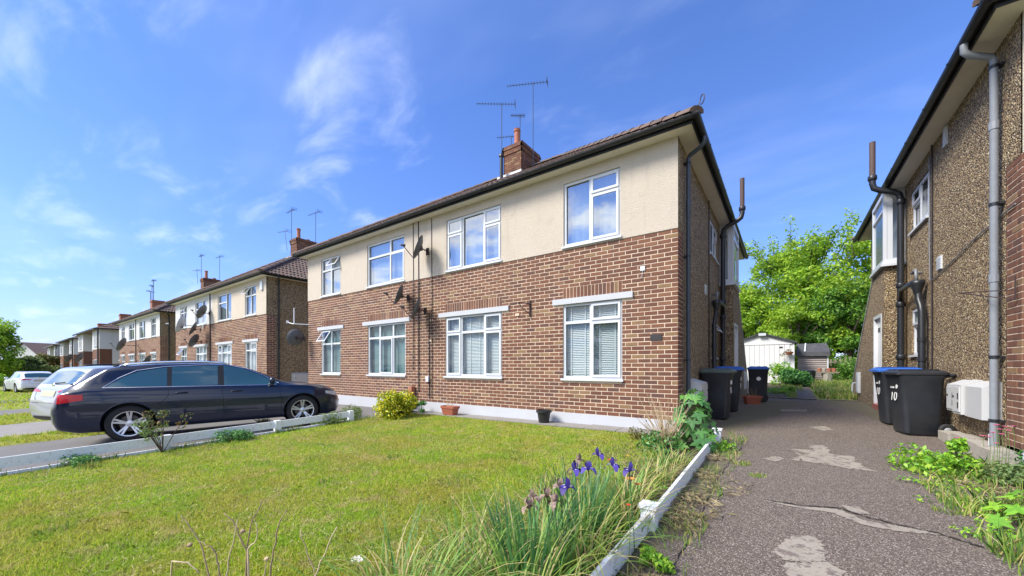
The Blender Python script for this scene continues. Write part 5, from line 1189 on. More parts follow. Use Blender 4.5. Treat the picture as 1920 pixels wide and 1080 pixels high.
# sycamore leaves
def palmate(size):
    out = []; lobes = [(-2.35, .55), (-1.3, .85), (0, 1.0), (1.3, .85), (2.35, .55)]; pts = []
    for i, (a, r) in enumerate(lobes):
        for (da, rr) in ((-.33, .62), (-.13, .80), (0, 1.0), (.13, .80), (.33, .62)): pts.append((a+da*.9, rr*r))
        if i < 4: pts.append(((a+lobes[i+1][0])/2, .42*r))
    b = MB(); V = [(0, 0, 0)]+[(rr*math.sin(a)*size, rr*math.cos(a)*size, -.10*size*rr*rr+.05*size*math.cos(a*5)*rr) for a, rr in pts]; n = len(pts)
    b.add(V, [(0, i+2, i+1) for i in range(n-1)]); return b.mesh('leaf')
PM = palmate(1.0)
def syc(name, x, y, h, n, spread, lsz, label, m, leanx=0, flatness=.4, z=None, seed=3):
    R = random.Random(seed); o = empty(name, (x, y, G(x, y) if z is None else z), label, 'sapling'); me = PM.copy(); me.materials.append(MATS[m]); b = MB(); P = [(0, 0, 0), (.01+leanx*.3, 0, h*.4), (leanx*.8, .01, h*.75), (leanx, .0, h)]; b.tube(P, [.011, .008, .006, .003], 6)
    for k in range(n):
        t = (k+.5)/n; zz_ = h*(.08+.95*t) ; a = k*2.4+R.uniform(-.4, .4); rr = spread*(1.05-.75*t**1.6)*R.uniform(.55, 1.05); st = Vector((leanx*t, 0, zz_*.92)); e = Vector((leanx*t+rr*math.cos(a), rr*math.sin(a), zz_+R.uniform(-.04, .06)))
        b.tube([st, (st+e)/2+Vector((0, 0, .02)), e], [.003, .0025, .002], 4)
        l = mk('leaf', me, None, o, tuple(e)); s = lsz*R.uniform(.7, 1.15)*(1.0-.35*t); l.scale = (s, s, s)
        nrm = Vector((math.cos(a)*.75, math.sin(a)*.75-.25, flatness+R.uniform(-.15, .35))).normalized(); dr = Vector((math.cos(a), math.sin(a), -.5)).normalized(); xx = dr.cross(nrm).normalized(); dr = nrm.cross(xx)
        l.rotation_euler = Matrix((xx, dr, nrm)).transposed().to_euler()
    b.obj('stem', 'stem_green', o); return o
syc('sycamore_sapling', .38, -1.0, .76, 96, .33, .15, 'leafy sycamore sapling at the house corner by the white edging', 'leaf_syc', .05)
syc('sycamore_seedling', 2.92, -2.35, .22, 34, .34, .13, 'bright green spreading sycamore seedling at right edge of the drive', 'leaf_bright', .02, 1.2, seed=8)
syc('maple_seedling', 3.15, -2.75, .24, 26, .28, .12, 'bright lobed-leaf seedling further right in the weeds', 'leaf_bright', .02, 1.1, seed=11)
syc('weed_seedling', 3.4, -1.7, .22, 12, .20, .08, 'lobed green seedling below the pink blooms', 'leaf_syc', .02, 1.1, seed=13)
bush(2.72, -.85, .18, .42, 'spreading green weed at the edge of the drive', 'leaf_bright', .045, 16, 70, name='weed', cat='weed')
bush(2.92, -.85, .46, .13, 'tall leafy weed spike in front of the numbered bin', 'leaf_bright', .045, 10, 60, name='weed', cat='weed')
bush(3.25, -1.15, .2, .3, 'low weeds below the meter boxes', 'leaf_grey', .035, 14, 70, name='weed', cat='weed')
bush(3.45, -.75, .42, .2, 'valerian foliage under the pink blooms', 'leaf_syc', .035, 12, 60, name='weed', cat='weed')
bush(2.72, -3.75, .10, .22, 'dandelion-like weed growing from the crack', 'leaf_bright', .05, 8, 40, name='weed', cat='weed')
bush(.76, -.9, .12, .18, 'small weed at the foot of the white edging end', 'leaf_bright', .03, 8, 50, name='weed', cat='weed')
bush(.80, -4.35, .10, .12, 'clover-like weed below the white post', 'leaf_bright', .03, 8, 50, name='weed', cat='weed')
strip('weed_grass', 3500, 2.95, 3.6, -4.6, -3.3, .08, .30, .004, 'long_blade')
# dead grass and straw lying along both edges of the drive
def litter(name, spots):
    V, F = [], []; b = MB()
    for (x, y, r, n) in spots:
        for k in range(n):
            a = random.uniform(0, 2*PI); q = r*math.sqrt(random.random()); p = Vector((x+q*math.cos(a), y+q*1.5*math.sin(a), 0)); p.z = G(p.x, p.y)+random.uniform(.004, .03); t = random.uniform(0, 2*PI); l = random.uniform(.03, .12); d = Vector((math.cos(t)*l, math.sin(t)*l, random.uniform(-.01, .03))); s_ = Vector((-math.sin(t), math.cos(t), 0))*.0015
            m_ = p+d*.5+Vector((0, 0, .012)); b.add([p-s_, p+s_, m_+s_, p+d, m_-s_], [(0,1,2,3,4)])
    b.obj(name, 'straw')['kind'] = 'stuff'
litter('dead_grass', [(.76,-3.1,.14,140),(.80,-3.6,.15,200),(.82,-3.3,.24,160),(1.0,-2.6,.2,60),(.76,-2.3,.09,120),(.74,-1.5,.08,90),(.80,-4.6,.08,80),(3.0,-1.3,.2,220),(3.1,-2.2,.25,300),(2.85,-3.3,.15,200),(.3,-3.3,.25,400),(.2,-2.4,.3,400),(.2,-5.0,.3,300),(.0,-1.2,.3,200)])
def lawn_straw(n):
    b = MB()
    for k in range(n):
        x = random.uniform(-6, .1); y = random.uniform(-6.4, -.7); t = random.uniform(0, 2*PI); l = random.uniform(.02, .07); p = Vector((x, y, G(x, y)+random.uniform(.02, .045))); d = Vector((math.cos(t)*l, math.sin(t)*l, random.uniform(-.01, .02))); s_ = Vector((-math.sin(t), math.cos(t), 0))*.0012; b.add([p-s_, p+s_, p+d], [(0,1,2)])
    b.obj('lawn_straw', 'pale_straw')['kind'] = 'stuff'
lawn_straw(9000)
def weeds(name, spots, m, size=.03):
    C = [(x+random.gauss(0, r), y+random.gauss(0, r), 0) for (x, y, r, n) in spots for _ in range(n)]; C = [(c[0], c[1], G(c[0], c[1])+.03) for c in C]
    leaves_cloud(name, C, [.06]*len(C), 14, size, m, None, 'stuff', updir=1.0, squash=.5)
weeds('ground_weeds', [(2.62,-1.5,.10,12),(2.70,-2.0,.12,16),(2.65,-2.7,.12,14),(2.8,-.6,.15,16),(3.15,-1.4,.22,22),(3.3,-2.4,.25,24),(3.2,-3.2,.2,16),(.45,-3.0,.15,10),(.3,-2.0,.2,12),(.1,-1.2,.25,14),(2.85,-1.0,.1,10)], 'leaf_bright')
weeds('ground_weeds', [(3.4,-1.9,.25,20),(3.5,-1.2,.2,16),(.2,-3.6,.2,12),(.35,-4.5,.15,10)], 'leaf_grey', .035)
# rose bush by the left fence
o = empty('rose_bush', (-6.15, -5.15, G(-6.15, -5.15)), 'spindly rose bush against the left fence post, reddish young leaves', 'shrub'); b = MB(); C = []; R = random.Random(9)
for k in range(9):
    e = Vector((R.uniform(-.32, .3), R.uniform(-.3, .35), R.uniform(.28, .72))); b.tube([(0, 0, 0), e*.5+Vector((0, 0, .05)), e], [.007, .005, .003], 5); C.append(tuple(e)); C.append(tuple(e*.75))
b.obj('stem', 'bark', o); leaves_cloud('foliage', C[:12], [.08]*12, 20, .04, 'leaf_grey', o); leaves_cloud('young_leaves', C[12:], [.09]*6, 26, .04, 'leaf_red', o)
bush(-6.2, -4.2, .22, .30, 'low leafy creeper at the foot of the left fence', 'leaf_syc', .035, 14, 80, name='creeper', cat='creeper')
bush(-6.2, -6.0, .16, .25, 'small weeds at the fence foot nearest the picture edge', 'leaf_syc', .03, 10, 70, name='creeper', cat='creeper')

# ---------------------------------------------------------------- fences
def low_fence(x, ys, label, hgt, post_w=.11, rails=((.13, .27), (.02, .09)), cap=False, tilt=0):
    o = empty('low_fence', (x, ys[0], G(x, ys[0])), label, 'fence'); z00 = G(x, ys[0])
    for i, y in enumerate(ys):
        z = G(x, y)-z00; b = MB(); b.box(-post_w/2, post_w/2, y-ys[0]-post_w/2, y-ys[0]+post_w/2, z-.1, z+hgt)
        if cap: b.box(-post_w/2-.015, post_w/2+.015, y-ys[0]-post_w/2-.015, y-ys[0]+post_w/2+.015, z+hgt, z+hgt+.025)
        b.obj('post', 'fence_white', o)
        if i < len(ys)-1:
            y2 = ys[i+1]; z2 = G(x, y2)-z00; m_ = post_w/2+.002 if not cap else .0
            for (a, c) in rails:
                b = MB(); ya, yb = y-ys[0]+post_w/2+.001, y2-ys[0]-post_w/2-.001; off = tilt*(i % 2)
                b.add([(-.014+off,ya,z+a),(.014+off,ya,z+a),(.014+off,ya,z+c),(-.014+off,ya,z+c),(-.014,yb,z2+a),(.014,yb,z2+a),(.014,yb,z2+c),(-.014,yb,z2+c)], [(0,1,2,3),(7,6,5,4),(0,4,5,1),(1,5,6,2),(2,6,7,3),(3,7,4,0)]); b.obj('rail', 'fence_white', o)
    return o
low_fence(-6.40, [-9.4, -7.4, -5.05, -3.45, -1.95], 'long low white two-rail fence between the lawn and the navy car', .26, .10, ((.12, .25), (.0, .065)))
low_fence(FX, [-6.4, -3.85, -.35], 'short white timber edging between flower border and tarmac drive', .16, .10, ((.0, .135),), cap=True, tilt=.02)
o = empty('picket_fence', (2.6, 19.3, G(2.6, 19)), 'weathered wooden picket fence below the trees', 'fence')
for k in range(26):
    part('picket', 'fence_wood', o, lambda b: b.box(k*.19, k*.19+.08, 0, .025, .0, 1.25+.06*math.sin(k)))
for zz_ in (.35, 1.0): part('rail', 'fence_wood', o, lambda b: b.box(-.05, 5.0, .026, .07, zz_, zz_+.08))
for k in range(2): part('post', 'fence_wood', o, lambda b: b.box(2.5+k*.75, 2.6+k*.75, .07, .17, 0, 1.55))

# ---------------------------------------------------------------- garage and playhouse
gx, gy = -.75, 15.3; gz = G(gx+1, gy); o = empty('garden_garage', (gx, gy, gz), 'white boarded garage with shallow gable at the end of the drive', 'garage')
part('wall', 'garage_white', o, lambda b: (b.box(0, 2.55, .02, 4.5, 0, 1.95), b.add([(0, .02, 1.95), (2.55, .02, 1.95), (1.27, .02, 2.38), (0, 4.5, 1.95), (2.55, 4.5, 1.95), (1.27, 4.5, 2.38)], [(0,1,2),(4,3,5)])))
for k in range(11):
    x0 = .18+k*.2; part('board', 'garage_white', o, lambda b: b.box(x0, x0+.188, -.012+.003*(k % 2), .018, .04, 1.86))
part('door_rail', 'garage_white', o, lambda b: b.box(.12, 2.45, -.03, .018, 1.87, 1.91))
rf = part('roof', 'roof_felt', o, lambda b: (b.add([(-.08,-.08,1.93),(1.27,-.08,2.43),(1.27,4.6,2.43),(-.08,4.6,1.93),(2.65,-.08,1.93),(2.65,4.6,1.93)], [(0,1,2,3),(1,4,5,2)])))
part('fascia', 'roof_felt', o, lambda b: (b.bar((-.08,-.085,1.94),(1.27,-.085,2.43), .03, .06), b.bar((1.27,-.085,2.43),(2.65,-.085,1.94), .03, .06)))
part('lamp', 'upvc', o, lambda b: b.box(1.15, 1.45, -.16, -.02, 2.30, 2.42)); part('sign', 'plaque', o, lambda b: b.box(1.98, 2.1, -.03, -.015, 1.70, 1.76)); part('door_handle', 'metal_dark', o, lambda b: b.box(1.7, 1.8, -.04, -.015, .28, .34))
o = empty('hanging_planter', (gx+2.35, gy-.22, gz+1.35), 'terracotta wall planter with trailing brown plant on the garage corner', 'planter'); part('pot', 'terracotta_pot', o, lambda b: b.lathe([(.08, 0), (.16, .12), (.17, .15), (.14, .15)], 10)); leaves_cloud('foliage', [(-.15, 0, .1), (.0, 0, .2), (-.25, -.05, .0)], [.12]*3, 60, .05, 'leaf_red', o)
hx, hy = 1.95, 16.6; hz2 = G(hx, hy)+.10; o = empty('wooden_playhouse', (hx, hy, hz2), 'small weathered clapboard playhouse with black felt roof', 'playhouse')
part('frame', 'hut_wood', o, lambda b: b.box(.02, 1.11, .02, 1.3, 0, 1.42))
for k in range(14):
    z0 = .02+k*.10; part('board', 'hut_wood', o, lambda b: b.add([(0,-.035,z0),(1.13,-.035,z0),(1.13,.0,z0+.092),(0,.0,z0+.092),(0,.02,z0),(1.13,.02,z0)], [(0,1,2,3),(4,5,1,0)]))
part('roof', 'roof_felt', o, lambda b: (b.add([(-.08,-.14,1.22),(1.21,-.14,1.22),(1.21,-.10,1.42),(-.08,-.10,1.42),(1.14,.62,1.86),(-.02,.62,1.86),(1.21,1.4,1.4),(-.08,1.4,1.4)], [(0,1,2,3),(3,2,4,5),(5,4,6,7)])))
part('roof_batten', 'upvc', o, lambda b: b.bar((.27,-.13,1.44),(.32,.60,1.87), .05, .03)); part('corner_post', 'upvc', o, lambda b: b.box(1.11, 1.16, -.04, .03, 0, 1.22))
o = empty('potting_bench', (3.0, 15.6, G(3, 15.6)), 'low stone bench with terracotta pots in front of the playhouse', 'bench'); part('top', 'fence_wood', o, lambda b: b.box(-.4, .4, -.2, .2, .52, .58)); part('base', 'stone', o, lambda b: b.lathe([(.2, 0), (.16, .2), (.22, .5)], 8))
for k in range(4):
    q = empty('clay_pot', (2.72+k*.17, 15.6, G(3, 15.6)+.581), ['clay pot at the left end of the stone bench', 'second clay pot on the stone bench', 'third clay pot on the stone bench', 'clay pot at the right end of the stone bench'][k], 'pot', 'clay pots on the bench'); part('pot', 'terracotta_pot' if k != 1 else 'stone', q, lambda b: b.lathe([(.0, .001), (.06, 0), (.09, .15), (.085, .16), (.07, .15)], 10))
# dark crate by the plants
o = part('compost_bin', 'bin_body', None, lambda b: b.lathe([(.28, 0), (.34, .35), (.36, .62), (.30, .66), (.001, .66)], 12, (2.25, 15.9, G(2.2, 15.9)), 'z'), smooth=True, sharp=40); vary(o, 'dark compost tub half hidden by leaves before the playhouse', 'compost bin')
# pots
def pot(x, y, r0, r1, h, m, label, name='plant_pot', rim=.02, sq=False, fill=True):
    o = empty(name, (x, y, G(x, y)+.03 if y > -1 and x < 0 else G(x, y)), label, 'plant pot'); n = 24 if not sq else 4
    part('pot', m, o, lambda b: b.lathe([(.001, .004), (r0, .0), (r1*.97, h-.05), (r1*.97, h-.05), (r1+rim, h-.048), (r1+rim, h), (r1-.006, h), (r1*.9, h*.7)], 26), smooth=True, sharp=35)
    part('compost', 'soil', o, lambda b: b.lathe([(r1*.93, h*.80), (.001, h*.84)], 20)); return o
pot(-2.42, -.28, .10, .135, .25, 'plant_pot_black', 'black plastic flower pot standing against the white plinth')
def trough(x, y, w, d, h, label, rz=0):
    o = empty('planter_trough', (x, y, G(x, y)+(.035 if x < 0 else 0)), label, 'planter', rz=rz); b = MB()
    lv = [(0, .78), (.03, .82), (h-.05, .97), (h-.049, 1.06), (h, 1.06), (h, .98), (h*.75, .9)]
    n = 20
    for (z, s) in lv:
        for p in rounded_rect(w*s, d*s, .05*s): b.v.append((p[0], p[1], z))
    for i in range(len(lv)-1):
        for k in range(n): k2 = (k+1) % n; b.f.append((i*n+k, i*n+k2, (i+1)*n+k2, (i+1)*n+k))
    b.f.append(tuple((len(lv)-1)*n+k for k in range(n))); b.obj('trough', 'plastic_terracotta', o, smooth=True, sharp=35)
    b = MB(); R = random.Random(3)
    for k in range(14): e = Vector((R.uniform(-w*.4, w*.4), R.uniform(-.06, .06), R.uniform(h+.05, h+.25))); b.tube([(e.x*.6, 0, h*.7), tuple(e)], [.003, .0015], 4)
    b.obj('dry_stems', 'dry_stem', o); return o
trough(-4.95, -.32, .44, .22, .20, 'terracotta plastic trough by the plinth, right of the yellow shrub')
trough(.72, 5.4, .42, .24, .22, 'terracotta trough between the bins left of the drive', .5)

# ---------------------------------------------------------------- cars
def car(label, loc, rz, paint, P, glass_m='car_glass', plate='plate_yellow', chrome=True, rails=True, group='parked cars'):
    """local: +x forward, z up, origin on the ground in the middle. P = dict of profile tables"""
    o = empty('parked_car', loc, label, 'car', group, rz=rz)
    Lh = P['L']/2; xs = np.unique(np.concatenate([np.linspace(-Lh, -Lh+.5, 14), np.linspace(-Lh+.5, Lh-.5, 110), np.linspace(Lh-.5, Lh, 14)]))
    def smooth(tab, k=.06):
        fx = np.linspace(-Lh-.3, Lh+.3, 600); fy = np.interp(fx, [t[0] for t in tab], [t[1] for t in tab]); kk = max(3, int(k*2/(fx[1]-fx[0]))); w = np.hanning(kk+2)[1:-1]; w /= w.sum(); fy2 = np.convolve(np.pad(fy, kk//2, mode='edge'), w, 'valid')[:len(fx)] if len(w) % 2 else np.convolve(np.pad(fy, (kk//2, kk//2-1), mode='edge'), w, 'valid')[:len(fx)]
        return np.interp(xs, fx, fy2)
    Wd = smooth(P['W'], .05); ZT = smooth(P['top'], P.get('sm', .07)); ZBt = smooth(P['belt'], .08); ZU = smooth(P['under'], .03)
    ZBt = np.minimum(ZBt, ZT-.03); n = 0; rings = []
    for i, x in enumerate(xs):
        w, zt, zb, zu = Wd[i], ZT[i], ZBt[i], ZU[i]; h = zt-zb; k = min(1, h/.4)
        pr = [(0, zu), (w*.80, zu), (w*.95, zu+.05), (w*.985, zu+.16), (w, zb-(zb-zu)*.42), (w*.992, zb-(zb-zu)*.20), (w*.965, zb-.025), (w*(.93), zb+.01), (w*(.86-.035*k), zb+.45*h), (w*(.76-.02*k), zb+.86*h), (w*.66, zb+.965*h), (w*.42, zb+.992*h), (0, zt)]
        # resample with catmull-rom
        Q = []; m_ = len(pr)
        for j in range(m_-1):
            p0 = pr[max(j-1, 0)]; p1 = pr[j]; p2 = pr[j+1]; p3 = pr[min(j+2, m_-1)]
            for t in (0, .34, .67): Q.append(tuple(.5*((2*p1[c])+(-p0[c]+p2[c])*t+(2*p0[c]-5*p1[c]+4*p2[c]-p3[c])*t*t+(-p0[c]+3*p1[c]-3*p2[c]+p3[c])*t**3) for c in (0, 1)))
        Q.append(pr[-1]); Q = [(max(q[0], .002*min(kk, len(Q)-1-kk)) if 0 < kk < len(Q)-1 else 0., q[1]) for kk, q in enumerate(Q)]; rings.append(Q)
    nq = len(rings[0]); b = MB()
    for i, x in enumerate(xs):
        for (y, z) in rings[i]: b.v.append((x, y, z))
        for (y, z) in rings[i][-2:0:-1]: b.v.append((x, -y, z))
    rn = 2*nq-2
    for i in range(len(xs)-1):
        for k in range(rn): k2 = (k+1) % rn; b.f.append((i*rn+k, (i+1)*rn+k, (i+1)*rn+k2, i*rn+k2))
    b.f.append(tuple(range(rn))); b.f.append(tuple((len(xs)-1)*rn+k for k in range(rn))[::-1])
    me = b.mesh('body'); bm = bmesh.new(); bm.from_mesh(me); bmesh.ops.recalc_face_normals(bm, faces=bm.faces); bm.to_mesh(me); bm.free()
    body = mk('body', me, paint, o); bvh = BVHTree.FromPolygons([v.co for v in me.vertices], [tuple(p.vertices) for p in me.polygons])
    # arches
    wr = P['wr']; RA = wr+.048; bm = bmesh.new(); bm.from_mesh(me); kill = []
    for hx_ in P['hubs']:
        ins = set(v for v in bm.verts if abs(v.co.y) > P['w']-.30 and math.hypot(v.co.x-hx_, v.co.z-wr-.01) < RA)
        kill += [f for f in bm.faces if f.is_valid and all(v in ins for v in f.verts)]
        for v in ins:
            dx, dz = v.co.x-hx_, v.co.z-wr-.01
            if any(v in f.verts and not all(q in ins for q in f.verts) for f in v.link_faces):
                r_ = math.hypot(dx, dz) or 1; v.co.x = hx_+dx/r_*RA; v.co.z = wr+.01+dz/r_*RA
    bmesh.ops.delete(bm, geom=list(set(kill)), context='FACES'); nm = bpy.data.meshes.new('body'); bm.to_mesh(nm); bm.free(); body.data = nm
    for hx_ in P['hubs']:
        for s in (-1, 1):
            lb = MB(); prof_ = []
            yo_ = s*(P['w']-.012); yi_ = s*(P['w']-.33); n_ = 28
            for k in range(n_+1):
                t = -.35+(PI+.7)*k/n_
                for yy in (yo_-s*.02, yi_): lb.v.append((hx_+(RA+.004)*math.cos(t), yy, wr+.01+(RA+.004)*math.sin(t)))
            lb.f += [(2*k, 2*k+1, 2*k+3, 2*k+2) for k in range(n_)]; lb.f.append(tuple(2*k+1 for k in range(n_+1)))
            lb.obj('wheel_arch', 'car_plastic', o)
            P3 = []
            for k in range(25):
                t = .02+(PI-.04)*k/24; h = bvh.ray_cast(Vector((hx_+(RA+.006)*math.cos(t), s*3, wr+.01+(RA+.006)*math.sin(t))), Vector((0, -s, 0)))
                if h[0] is not None: P3.append(h[0])
            if len(P3) > 3: lb = MB(); lb.tube(P3, .011, 6); lb.obj('arch_lip', paint, o, smooth=True)
    nm.materials.clear(); nm.materials.append(MATS[paint]); nm.materials.append(MATS['car_plastic'])
    nm.polygons.foreach_set('use_smooth', [True]*len(nm.polygons))
    for p in nm.polygons:      # wheel wells are black
        c = p.center
        if c.z < P['clear']+.02: p.material_index = 1
    nm.set_sharp_from_angle(angle=math.radians(38))
    def patch(name, m, parent, cols, axis, sgn, off=.004, thick=0):
        """cols: list of (coordinate, lo, hi, rows) sampled; axis 'y' casts on the flanks, 'x' on the ends, 'z' on the top"""
        bb = MB(); rows = 7; ok = True; V = []
        for (c, lo, hi) in cols:
            for r in range(rows+1):
                q = lo+(hi-lo)*r/rows
                if axis == 'y': og, dr = Vector((c, sgn*3, q)), Vector((0, -sgn, 0))
                elif axis == 'x': og, dr = Vector((sgn*4, c, q)), Vector((-sgn, 0, 0))
                else: og, dr = Vector((c, q, 4)), Vector((0, 0, -1))
                h = bvh.ray_cast(og, dr)
                if h[0] is None: V.append(None); continue
                nn = h[1]; nn = nn if nn.dot(dr) < 0 else -nn
                V.append(tuple(h[0]+nn*off))
        idx = {}; VV = []
        for i, v in enumerate(V):
            if v is not None: idx[i] = len(VV); VV.append(v)
        F = []
        for i in range(len(cols)-1):
            for r in range(rows):
                q = [i*(rows+1)+r, (i+1)*(rows+1)+r, (i+1)*(rows+1)+r+1, i*(rows+1)+r+1]
                if all(a in idx for a in q): F.append(tuple(idx[a] for a in q))
        if not F: return None
        bb.add(VV, F); return bb.obj(name, m, parent, smooth=True)
    def colsf(x0, x1, lo, hi, n=16):
        L_ = []
        for i in range(n+1):
            x = x0+(x1-x0)*i/n; L_.append((x, np.interp(x, *zip(*lo)) if isinstance(lo, list) else lo, np.interp(x, *zip(*hi)) if isinstance(hi, list) else hi))
        return L_
    def line(name, m, pts, sgn, r=.006, axis='y', off=.002):
        P3 = []
        for i in range(len(pts)-1):
            for k in range(8):
                t = k/8; x = pts[i][0]+(pts[i+1][0]-pts[i][0])*t; z = pts[i][1]+(pts[i+1][1]-pts[i][1])*t
                if axis == 'y': h = bvh.ray_cast(Vector((x, sgn*3, z)), Vector((0, -sgn, 0)))
                elif axis == 'x': h = bvh.ray_cast(Vector((sgn*4, x, z)), Vector((-sgn, 0, 0)))
                else: h = bvh.ray_cast(Vector((x, z, 4)), Vector((0, 0, -1)))
                if h[0] is not None: P3.append(h[0])
        if len(P3) > 2:
            bb = MB(); bb.tube(P3, r, 6); return bb.obj(name, m, body)
    for s in (-1, 1):
        for (x0, x1, lo, hi) in P['glass']: patch('side_window', glass_m, o, colsf(x0, x1, lo, hi), 'y', s)
        for (x0, x1, lo, hi) in P.get('pillar', []): patch('pillar_trim', 'car_plastic', o, colsf(x0, x1, lo, hi, 6), 'y', s, .003)
        if chrome:
            for pl in P['trim']: line('chrome_strip', 'chrome', pl, s, .008)
        for pl in P['gaps']: line('panel_gap', 'panel_gap', pl, s, .0035)
        for (hx_, hz_) in P['handles']:
            h = bvh.ray_cast(Vector((hx_, s*3, hz_)), Vector((0, -s, 0)))
            if h[0]: 
                y = h[0].y; part('door_handle', paint, o, lambda q: (q.tube([(hx_-.10, y+s*.004, hz_), (hx_-.08, y+s*.035, hz_+.004), (hx_+.06, y+s*.035, hz_+.004), (hx_+.09, y+s*.004, hz_)], .012, 6)), smooth=True); part('handle_recess', 'car_plastic', o, lambda q: q.box(hx_-.08, hx_+.07, y-.001 if s > 0 else y-.004, y+.004 if s > 0 else y+.001, hz_-.035, hz_-.008))
        # mirror
        mx, mz = P['mirror']; h = bvh.ray_cast(Vector((mx, s*3, mz)), Vector((0, -s, 0)))
        if h[0]:
            y = h[0].y; mb = MB(); mb.lathe([(.001, -.11), (.055, -.10), (.075, -.04), (.078, .03), (.055, .085), (.001, .10)], 14); mb.v = [(mx+.10*0+v[0]*.8, y+s*(.115)+v[2], mz+.03+v[1]*.95) for v in mb.v]; mo = mb.obj('wing_mirror', paint, o, smooth=True)
            part('mirror_stalk', 'car_plastic', mo, lambda q: q.tube([(mx, y-s*.01, mz-.02), (mx, y+s*.06, mz)], .02, 6))
        # tail lamps: flank and end patch
        a = P['tail']; t1 = patch('tail_light', 'lamp_red', o, colsf(a[0], a[1], a[2], a[3], 10), 'y', s, .006)
        a = P['tail_end']; patch('tail_light', 'lamp_red', o, [(s*c[0], c[1], c[2]) for c in a], 'x', -1, .006)
        a = P['head']; patch('headlight', 'lamp_clear', o, colsf(a[0], a[1], a[2], a[3], 8), 'y', s, .005); a = P['head_end']; patch('headlight', 'lamp_clear', o, [(s*c[0], c[1], c[2]) for c in a], 'x', 1, .005)
        if rails:
            r0, r1, yr_ = P['rail']; pts = []
            for k in range(12):
                x = r0+(r1-r0)*k/11; h = bvh.ray_cast(Vector((x, s*yr_, 4)), Vector((0, 0, -1))); pts.append(h[0]+Vector((0, 0, .012+.03*math.sin(PI*min(1, max(0, k/11)))**.3)))
            part('roof_rail', P.get('railm', 'chrome'), o, lambda q: q.tube(pts, .020, 8), smooth=True)
    a = P['rear_glass']; patch('rear_window', glass_m, o, a, 'x', -1, .005)
    a = P['windscreen']; patch('windscreen', glass_m, o, a, 'x', 1, .005)
    for pl in P['rear_lines']: line('panel_gap', 'panel_gap', pl, -1, .004, 'x')
    a = P['plate']; pp = patch('number_plate', plate, o, [(-.26, a[0], a[1]), (0, a[0], a[1]), (.26, a[0], a[1])], 'x', -1, .010)
    a = P['low_trim']; patch('bumper_trim', 'car_plastic', o, [(c, a[0], a[1]) for c in np.linspace(-P['w']*.8, P['w']*.8, 12)], 'x', -1, .004)
    patch('grille', 'car_plastic', o, [(c, .35, .70) for c in np.linspace(-.38, .38, 8)], 'x', 1, .004)
    if P.get('wiper'): 
        h = bvh.ray_cast(Vector((-4, .0, P['wiper'])), Vector((1, 0, 0)))
        part('rear_wiper', 'car_plastic', o, lambda q: q.tube([(h[0].x-.03, 0, P['wiper']), (h[0].x-.02, -.38, P['wiper']+.03)], .012, 6))
    h = bvh.ray_cast(Vector((-4, 0, P['plate'][1]+.12)), Vector((1, 0, 0))); part('badge', 'chrome', o, lambda q: q.lathe([(.0, -.005), (.045, -.005), (.05, .0)], 16, (h[0].x-.012, 0, P['plate'][1]+.12), 'x'))
    # wheels
    for hx_ in P['hubs']:
        for s in (-1, 1):
            cy_ = s*(P['w']-.115); tw_ = .105; rr = P['rim']; w = MB()
            w.lathe([(rr, -tw_), (wr-.03, -tw_), (wr, -tw_+.03), (wr, tw_-.03), (wr-.03, tw_), (rr, tw_), (rr-.012, tw_-.02), (rr-.012, -tw_+.02), (rr, -tw_)], 40, (hx_, cy_, wr), 'y'); wo_ = w.obj('wheel', 'tyre', o, smooth=True, sharp=40, recalc=True)
            w = MB(); yo = cy_+s*.06; w.lathe([(rr-.002, yo-cy_+s*.04), (rr-.02, yo-cy_+s*.035), (rr-.03, yo-cy_-s*.05), (rr-.03, -s*.08)], 40, (hx_, cy_, wr), 'y')
            for k in range(5):
                for dd in (-.16, .16) if P.get('twin') else (0,):
                    a_ = 2*PI*k/5+.31+dd*.7; a2 = a_+dd*.15; w.bar((hx_+.03*math.cos(a_), yo-s*.01, wr+.03*math.sin(a_)), (hx_+(rr-.015)*math.cos(a2), yo+s*.012, wr+(rr-.015)*math.sin(a2)), .032 if P.get('twin') else .06, .03, up=(0, 1, 0))
            w.lathe([(.001, s*.025), (.055, s*.02), (.065, -s*.02)], 20, (hx_, yo, wr), 'y'); w.obj('rim', 'alloy', wo_, smooth=True, sharp=40, recalc=True)
            w = MB(); w.lathe([(.001, 0), (rr*.62, 0.), (rr*.62, -s*.02)], 30, (hx_, cy_-s*.005, wr), 'y'); w.obj('brake_disc', 'disc', wo_, recalc=True)
    return o
